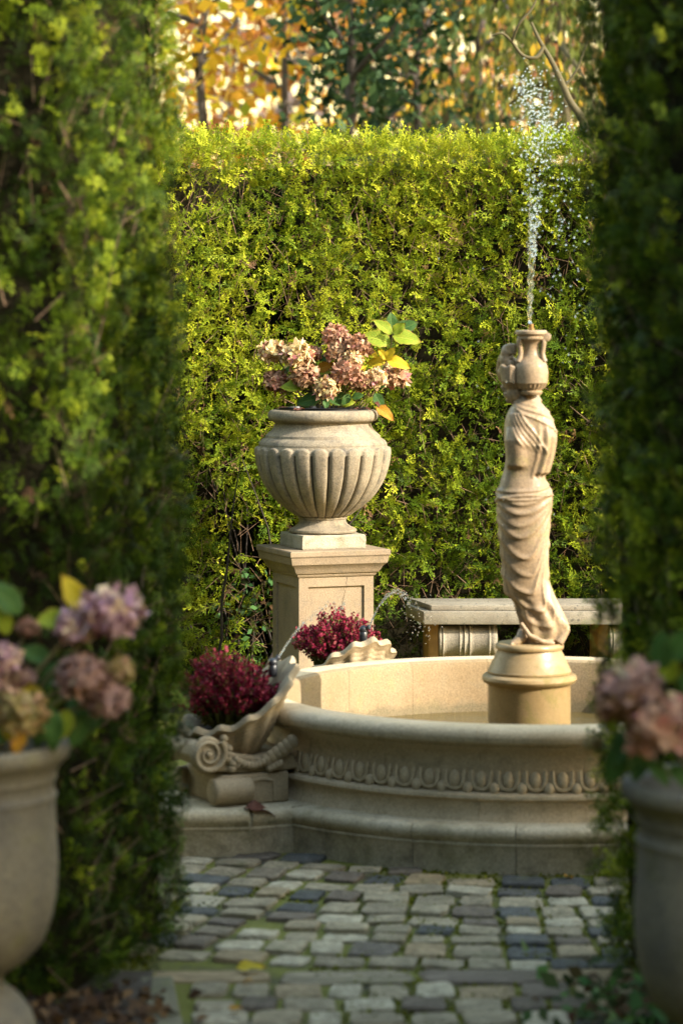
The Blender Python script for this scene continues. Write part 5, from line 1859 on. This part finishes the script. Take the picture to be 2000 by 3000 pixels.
BD = 13.10
bs = FPX / BD
zb0 = CAM_H - (1830 - 940) / bs
zb1 = zb0 + 0.060
slab('lower_slab', BD, 240 / bs, 985 / bs, BD + .38, 240 / bs - .075, 985 / bs + .075, zb0, zb1, .005)
slab('seat_slab', BD + .035, 262 / bs, 963 / bs, BD + .36, 262 / bs - .085, 963 / bs + .085, zb1 + .001, zb1 + .026, .004)
for (xa, xb) in ((257, 458), (757, 958)):
    x0, x1 = xa / bs, xb / bs
    leg = thing('leg', None, None)
    bpy.data.objects.remove(leg)
    prof = []
    # scroll-fronted support: (y, z)
    for k in range(13):
        a = R(-70 + 160 * k / 12)
        prof.append((BD + .10 - .075 * math.cos(a), .315 + .072 * math.sin(a)))
    prof = [(BD + .30, 0.0), (BD + .06, 0.0), (BD + .05, .07), (BD + .085, .10), (BD + .10, .18), (BD + .082, .235)] + prof + [(BD + .30, .387)]
    n_ = len(prof)
    mb = MB()
    ridges = [(0.0, -.010), (.012, 0), (.03, .002), (.05, -.004), (.075, .006), (.10, -.002), (.14, -.002), (.34, -.002), (.36, .006), (.385, -.004), (.42, -.004), (.44, .007), (.475, -.003), (.51, -.003), (.53, .007), (.565, -.003), (.60, -.002), (.84, -.002), (.86, .006), (.89, -.003), (.93, .004), (.97, .002), (1.0, -.008)]
    vs = []
    for (f, o_) in ridges:
        for k, (y, z) in enumerate(prof):
            c = Vector((BD + .10, .315))
            dv = Vector((y, z)) - c
            e = o_ * 0.6 if 5 <= k <= n_ - 2 else 0.0
            q = Vector((y, z)) + (dv.normalized() * e if dv.length > 1e-5 else Vector((0, 0)))
            vs.append((x0 + .045 + (x1 - x0 - .045) * f, q.x, min(q.y, zb0 - .0015)))
    fs = []
    for i in range(len(ridges) - 1):
        for k in range(n_):
            k2 = (k + 1) % n_
            fs.append((i * n_ + k, (i + 1) * n_ + k, (i + 1) * n_ + k2, i * n_ + k2))
    fs.append(tuple(range(n_))); fs.append(tuple((len(ridges) - 1) * n_ + k for k in range(n_ - 1, -1, -1)))
    mb.add(vs, fs)
    lg = link('leg', mb.mesh('leg', 45), M['bench'], be)
    mb = MB().add([(x0, BD + .10, 0), (x0 + .043, BD + .06, 0), (x0 + .043, BD + .34, 0), (x0 - .02, BD + .34, 0), (x0, BD + .10, zb0 - .002), (x0 + .043, BD + .06, zb0 - .002), (x0 + .043, BD + .34, zb0 - .002), (x0 - .02, BD + .34, zb0 - .002)],
                  [(0, 3, 2, 1), (4, 5, 6, 7), (0, 1, 5, 4), (1, 2, 6, 5), (2, 3, 7, 6), (3, 0, 4, 7)])
    link('side_board', bevel(mb.mesh('side_board'), .003), M['rust_wood'], lg)

# ------------------------------------------------------------------ trees beyond the hedge
def tree(name, label, base, height, spread, mat, bark, nleaf, leaf, seed, zlo=2.2, lean=(0, 0), nl=14, droop=0.0, trunk=0.12, upto=None, sigma=0.35, group=None):
    r = random.Random(seed)
    t = thing(name, label, 'tree', base, group=group)
    b0 = Vector(base)
    pts = [b0]
    n = 9
    for i in range(1, n + 1):
        f = i / n
        pts.append(b0 + Vector((lean[0] * f + r.uniform(-.07, .07), lean[1] * f + r.uniform(-.07, .07), height * f)))
    link('trunk', MB().tube(pts, [trunk * .55 * (1 - .75 * i / n) for i in range(n + 1)], 9).mesh('trunk', 60), M[bark], t)
    centres = []
    for k in range(nl):
        f = zlo / height + (0.98 - zlo / height) * (k + r.random()) / nl
        i = min(n - 1, int(f * n)); p = pts[i].lerp(pts[i + 1], f * n - i)
        a = r.uniform(0, 2 * math.pi)
        L = spread * r.uniform(.55, 1.0) * (1.15 - .6 * f)
        d = Vector((math.cos(a), math.sin(a), r.uniform(.1, .7) - droop))
        lp = [p]; q = p.copy()
        for s in range(5):
            q = q + d.normalized() * L / 5
            d += Vector((r.uniform(-.3, .3), r.uniform(-.3, .3), r.uniform(-.15, .2) - droop * .5))
            lp.append(q.copy()); centres.append(q.copy())
        rr = trunk * .30
        link('limb', MB().tube(lp, [rr * (1 - .8 * j_ / 5) for j_ in range(6)], 6).mesh('limb', 60), M[bark], t)
    g = np.random.default_rng(seed)
    C = np.array([tuple(c) for c in centres])
    idx = g.integers(0, len(C), nleaf)
    pos = C[idx] + g.normal(0, sigma, (nleaf, 3)) * np.array([1, 1, .75])
    nrm = g.normal(size=(nleaf, 3)); nrm /= np.linalg.norm(nrm, axis=1, keepdims=True)
    x = np.cross(nrm, g.normal(size=(nleaf, 3))); x /= np.linalg.norm(x, axis=1, keepdims=True)
    if droop > 0.2:
        x = x * .35 + np.array([0, 0, -1.0]); x /= np.linalg.norm(x, axis=1, keepdims=True)
    y = np.cross(nrm, x)
    s = leaf * g.uniform(.6, 1.3, nleaf)[:, None]
    vs = np.stack([pos - x * s, pos - y * s * .55, pos + x * s, pos + y * s * .55], axis=1).reshape(-1, 3)
    tint = np.clip(np.repeat(g.normal(.5, .27, nleaf) + .2 * lump(pos, 1.2, seed), 4), 0, 1)
    tag(link('crown', npmesh('crown', vs, np.arange(len(vs)).reshape(-1, 4), {'tint': tint}), M[mat], t), kind='stuff')
    return t


def smooth_line(pts, k=6):
    out = []
    p = [pts[0]] + list(pts) + [pts[-1]]
    for i in range(1, len(p) - 2):
        for j in range(k):
            t = j / k
            a, b_, c, d = p[i - 1], p[i], p[i + 1], p[i + 2]
            out.append(0.5 * ((2 * b_) + (c - a) * t + (2 * a - 5 * b_ + 4 * c - d) * t * t + (3 * b_ - a - 3 * c + d) * t ** 3))
    out.append(pts[-1])
    return out


def X(px, D): return (px - 1000) * D / FPX
tree('maple_tree', 'golden maple with yellow leaves above the left end of the hedge', (X(600, 25.7), 25.7, -.05), 7.5, 2.0, 'autumn', 'bark', 1050, .088, 1, 2.0, nl=13, sigma=.32)
tree('maple_tree', 'orange maple standing beyond the hedge, right of the golden maple', (X(830, 28.4), 28.4, -.05), 7.0, 2.0, 'autumn', 'bark', 1250, .088, 2, 2.0, nl=13, sigma=.36)
tree('beech_tree', 'distant rust brown beech seen between the maples', (X(680, 41.9), 41.9, -.05), 9, 3.0, 'rust', 'bark', 900, .11, 3, 2.2, nl=18, sigma=.5)
tree('beech_tree', 'distant rust brown beech behind the dark evergreens', (X(1150, 44.6), 44.6, -.05), 9, 3.2, 'rust', 'darkbark', 2600, .10, 4, 2.0, nl=20, sigma=.55)
tree('evergreen_tree', 'dark bluish evergreen tree above the middle of the hedge', (X(1010, 24.3), 24.3, -.05), 6.5, 1.4, 'holly', 'darkbark', 2700, .06, 5, 1.6, nl=18, sigma=.26)
tree('evergreen_tree', 'dark bluish evergreen tree right of centre, lower than its neighbour', (X(1230, 25.7), 25.7, -.05), 6.2, 1.5, 'holly', 'darkbark', 2900, .06, 6, 1.6, nl=18, sigma=.26)
tree('weeping_tree', 'brown and olive weeping tree with thin dark stems above the right of the hedge', (X(1420, 27.0), 27.0, -.05), 7.5, 2.0, 'willow', 'darkbark', 5200, .06, 7, 2.2, nl=20, droop=.35, sigma=.32)
tree('weeping_tree', 'olive weeping tree half hidden behind the right foreground hedge', (X(1640, 23.6), 23.6, -.05), 7.0, 1.7, 'willow', 'olivebark', 4600, .055, 8, 2.2, nl=18, droop=.3, sigma=.28)
tree('maple_tree', 'small yellow maple glowing behind the weeping tree', (X(1330, 35.1), 35.1, -.05), 7.0, 2.2, 'autumn', 'bark', 700, .09, 9, 2.0, nl=14, sigma=.4)
tree('beech_tree', 'distant rust brown beech at the far right behind the weeping trees', (X(1600, 45.9), 45.9, -.05), 9.5, 3.4, 'rust', 'darkbark', 2400, .10, 10, 2.0, nl=20, sigma=.6)
fw = np.random.default_rng(91)
n_ = 8000
pos = np.column_stack([fw.uniform(-6.5, 8.0, n_), fw.uniform(55, 68, n_), fw.uniform(2.0, 14.0, n_)])
kp = (lump(pos * np.array([1, .3, 1]), 1.1, 92) + 0.035 * pos[:, 0]) > fw.uniform(-1.5, -.1, n_)
pos = pos[kp]; n_ = len(pos)
nrm = fw.normal(size=(n_, 3)); nrm /= np.linalg.norm(nrm, axis=1, keepdims=True)
xx = np.cross(nrm, fw.normal(size=(n_, 3))); xx /= np.linalg.norm(xx, axis=1, keepdims=True); yy = np.cross(nrm, xx)
ss = .20 * fw.uniform(.6, 1.3, n_)[:, None]
vs = np.stack([pos - xx * ss, pos - yy * ss * .6, pos + xx * ss, pos + yy * ss * .6], axis=1).reshape(-1, 3)
M['farwood'] = foliage('far_wood', [(0.0, (0.12, 0.10, 0.11)), (0.5, (0.20, 0.16, 0.16)), (1.0, (0.30, 0.19, 0.13))], 0.3)
tag(link('woodland', npmesh('woodland', vs, np.arange(len(vs)).reshape(-1, 4), {'tint': np.repeat(fw.uniform(0, 1, n_), 4)}), M['farwood']), 'hazy brown autumn woodland far behind the garden trees', 'woodland', kind='stuff')
# a bent, bare branch reaching in from the right
br = thing('fallen_branch_tree', 'bare olive tree with a bent branch leaning in at the upper right', 'tree', (X(1760, 15.8), 15.8, -.05))
pts = [P(1760, 1900, 15.8) * 1, P(1745, 900, 15.8), P(1720, 420, 15.8), P(1665, 290, 15.8), P(1620, 190, 15.8), P(1580, 120, 15.8), P(1555, 65, 15.8)]
pts[0].z = -.05
def limb_of(name, pts, r0, r1):
    q = smooth_line(pts)
    link(name, MB().tube(q, [r0 + (r1 - r0) * i / (len(q) - 1) for i in range(len(q))], 8).mesh(name, 60), M['olivebark'], br)


limb_of('trunk', pts, .034, .007)
limb_of('limb', [P(1592, 135, 15.8), P(1570, 168, 15.78), P(1530, 162, 15.77), P(1498, 122, 15.75), P(1470, 98, 15.7), P(1440, 104, 15.7)], .013, .005)
limb_of('limb', [P(1498, 122, 15.75), P(1520, 70, 15.7), P(1560, 20, 15.7), P(1585, -50, 15.7)], .009, .005)
limb_of('limb', [P(1650, 255, 15.8), P(1690, 200, 15.8), P(1740, 60, 15.8)], .010, .005)

# shrub seen through the hollow of the hedge
sb = thing('laurel_shrub', 'small leafy shrub seen through the open foot of the hedge', 'shrub', (-0.45, 13.45, -.05))
g = np.random.default_rng(77)
n_ = 420
pos = np.column_stack([g.normal(-.42, .11, n_), g.normal(13.45, .07, n_), g.uniform(0.0, 0.62, n_)])
nrm = g.normal(size=(n_, 3)) + np.array([0, -.8, .6]); nrm /= np.linalg.norm(nrm, axis=1, keepdims=True)
x = np.cross(nrm, g.normal(size=(n_, 3))); x /= np.linalg.norm(x, axis=1, keepdims=True); y = np.cross(nrm, x)
s = .022 * g.uniform(.6, 1.3, n_)[:, None]
vs = np.stack([pos - x * s, pos - y * s * .6, pos + x * s, pos + y * s * .6], axis=1).reshape(-1, 3)
tag(link('leaves', npmesh('leaves', vs, np.arange(len(vs)).reshape(-1, 4), {'tint': np.repeat(g.uniform(0, 1, n_), 4)}), M['ivy'], sb), kind='stuff')
for k in range(6):
    a = Vector((-.45 + random.uniform(-.08, .08), 13.45, -.05)); b_ = a + Vector((random.uniform(-.15, .15), random.uniform(-.05, .05), random.uniform(.4, .65)))
    link('stem', MB().tube([a, a.lerp(b_, .5) + Vector((.03, 0, 0)), b_], [.01, .008, .005], 6).mesh('stem', 60), M['darkbark'], sb)

# ------------------------------------------------------------------ small things on the ground
def fallen(label, p, L, ang, mat, var=0, grp=None):
    d = Vector((math.cos(ang), math.sin(ang), 0.06)) * L
    o = put_leaf(None, Vector(p), Vector(p) + d, mat, Vector((0, -.25, 1)), var, name='fallen_leaf')
    tag(o, label, 'leaf', grp)
    return o


fallen('yellow fallen leaf lying on the cobbles near the bottom left', P(690, 2838, FPX * 1.79 / (2838 - 940)), .085, .15, 'leaf_yellow', 2)
q = P(715, 2372, 9.62); q.z = .150
fallen('curled brown fallen leaf on the step below the front shell', q, .13, .25, 'leaf_brown', 1)
q = P(735, 2874, FPX * 1.79 / (2874 - 940)); q.z = .012
fallen('small rusty leaf scrap on the cobbles below the yellow leaf', q, .035, 2.2, 'leaf_orange', 1)
q = P(672, 2960, FPX * 1.79 / (2960 - 940)); q.z = .012
fallen('small rusty leaf scrap at the bottom edge near the left kerb', q, .04, .6, 'leaf_orange', 2)
q = P(1655, 2588, 9.15); q.z = .012
fallen('reddish brown fallen leaf on the cobbles at the foot of the step', q, .05, 1.0, 'leaf_orange', 1)
q = P(1288, 372, 13.6); q = P(812, 375, 13.5)
fallen('tan dry leaf caught on top of the hedge', q, .05, 1.2, 'leaf_brown', 2)

# weeds and ivy at the foot of the right hedge, litter at the foot of the left one
def ground_patch(name, label, cat, cx, cy, sx, sy, n, leaf, hmax, seed, mat='ivy'):
    g = np.random.default_rng(seed)
    pos = np.column_stack([g.normal(cx, sx, n), g.normal(cy, sy, n), g.uniform(0.0, hmax, n)])
    nrm = g.normal(size=(n, 3)) * .7 + np.array([0, -.3, 1.0]); nrm /= np.linalg.norm(nrm, axis=1, keepdims=True)
    x = np.cross(nrm, g.normal(size=(n, 3))); x /= np.linalg.norm(x, axis=1, keepdims=True); y = np.cross(nrm, x)
    s = leaf * g.uniform(.5, 1.3, n)[:, None]
    vs = np.stack([pos - x * s, pos - y * s * .6 + nrm * s * .2, pos + x * s, pos + y * s * .6 + nrm * s * .2], axis=1).reshape(-1, 3)
    vs[:, 2] = np.maximum(vs[:, 2], -.01)
    return tag(link(name, npmesh(name, vs, np.arange(len(vs)).reshape(-1, 4), {'tint': np.repeat(g.uniform(0, 1, n), 4)}), M[mat]), label, cat, kind='stuff')


ground_patch('weeds', 'low green weeds growing at the foot of the right hedge', 'weeds', .78, 7.25, .12, .22, 330, .028, .09, 5)
ground_patch('leaf_litter', 'brown leaf litter on the soil at the foot of the left hedge', 'leaf litter', -.70, 7.25, .14, .25, 420, .024, .03, 6, 'litter')
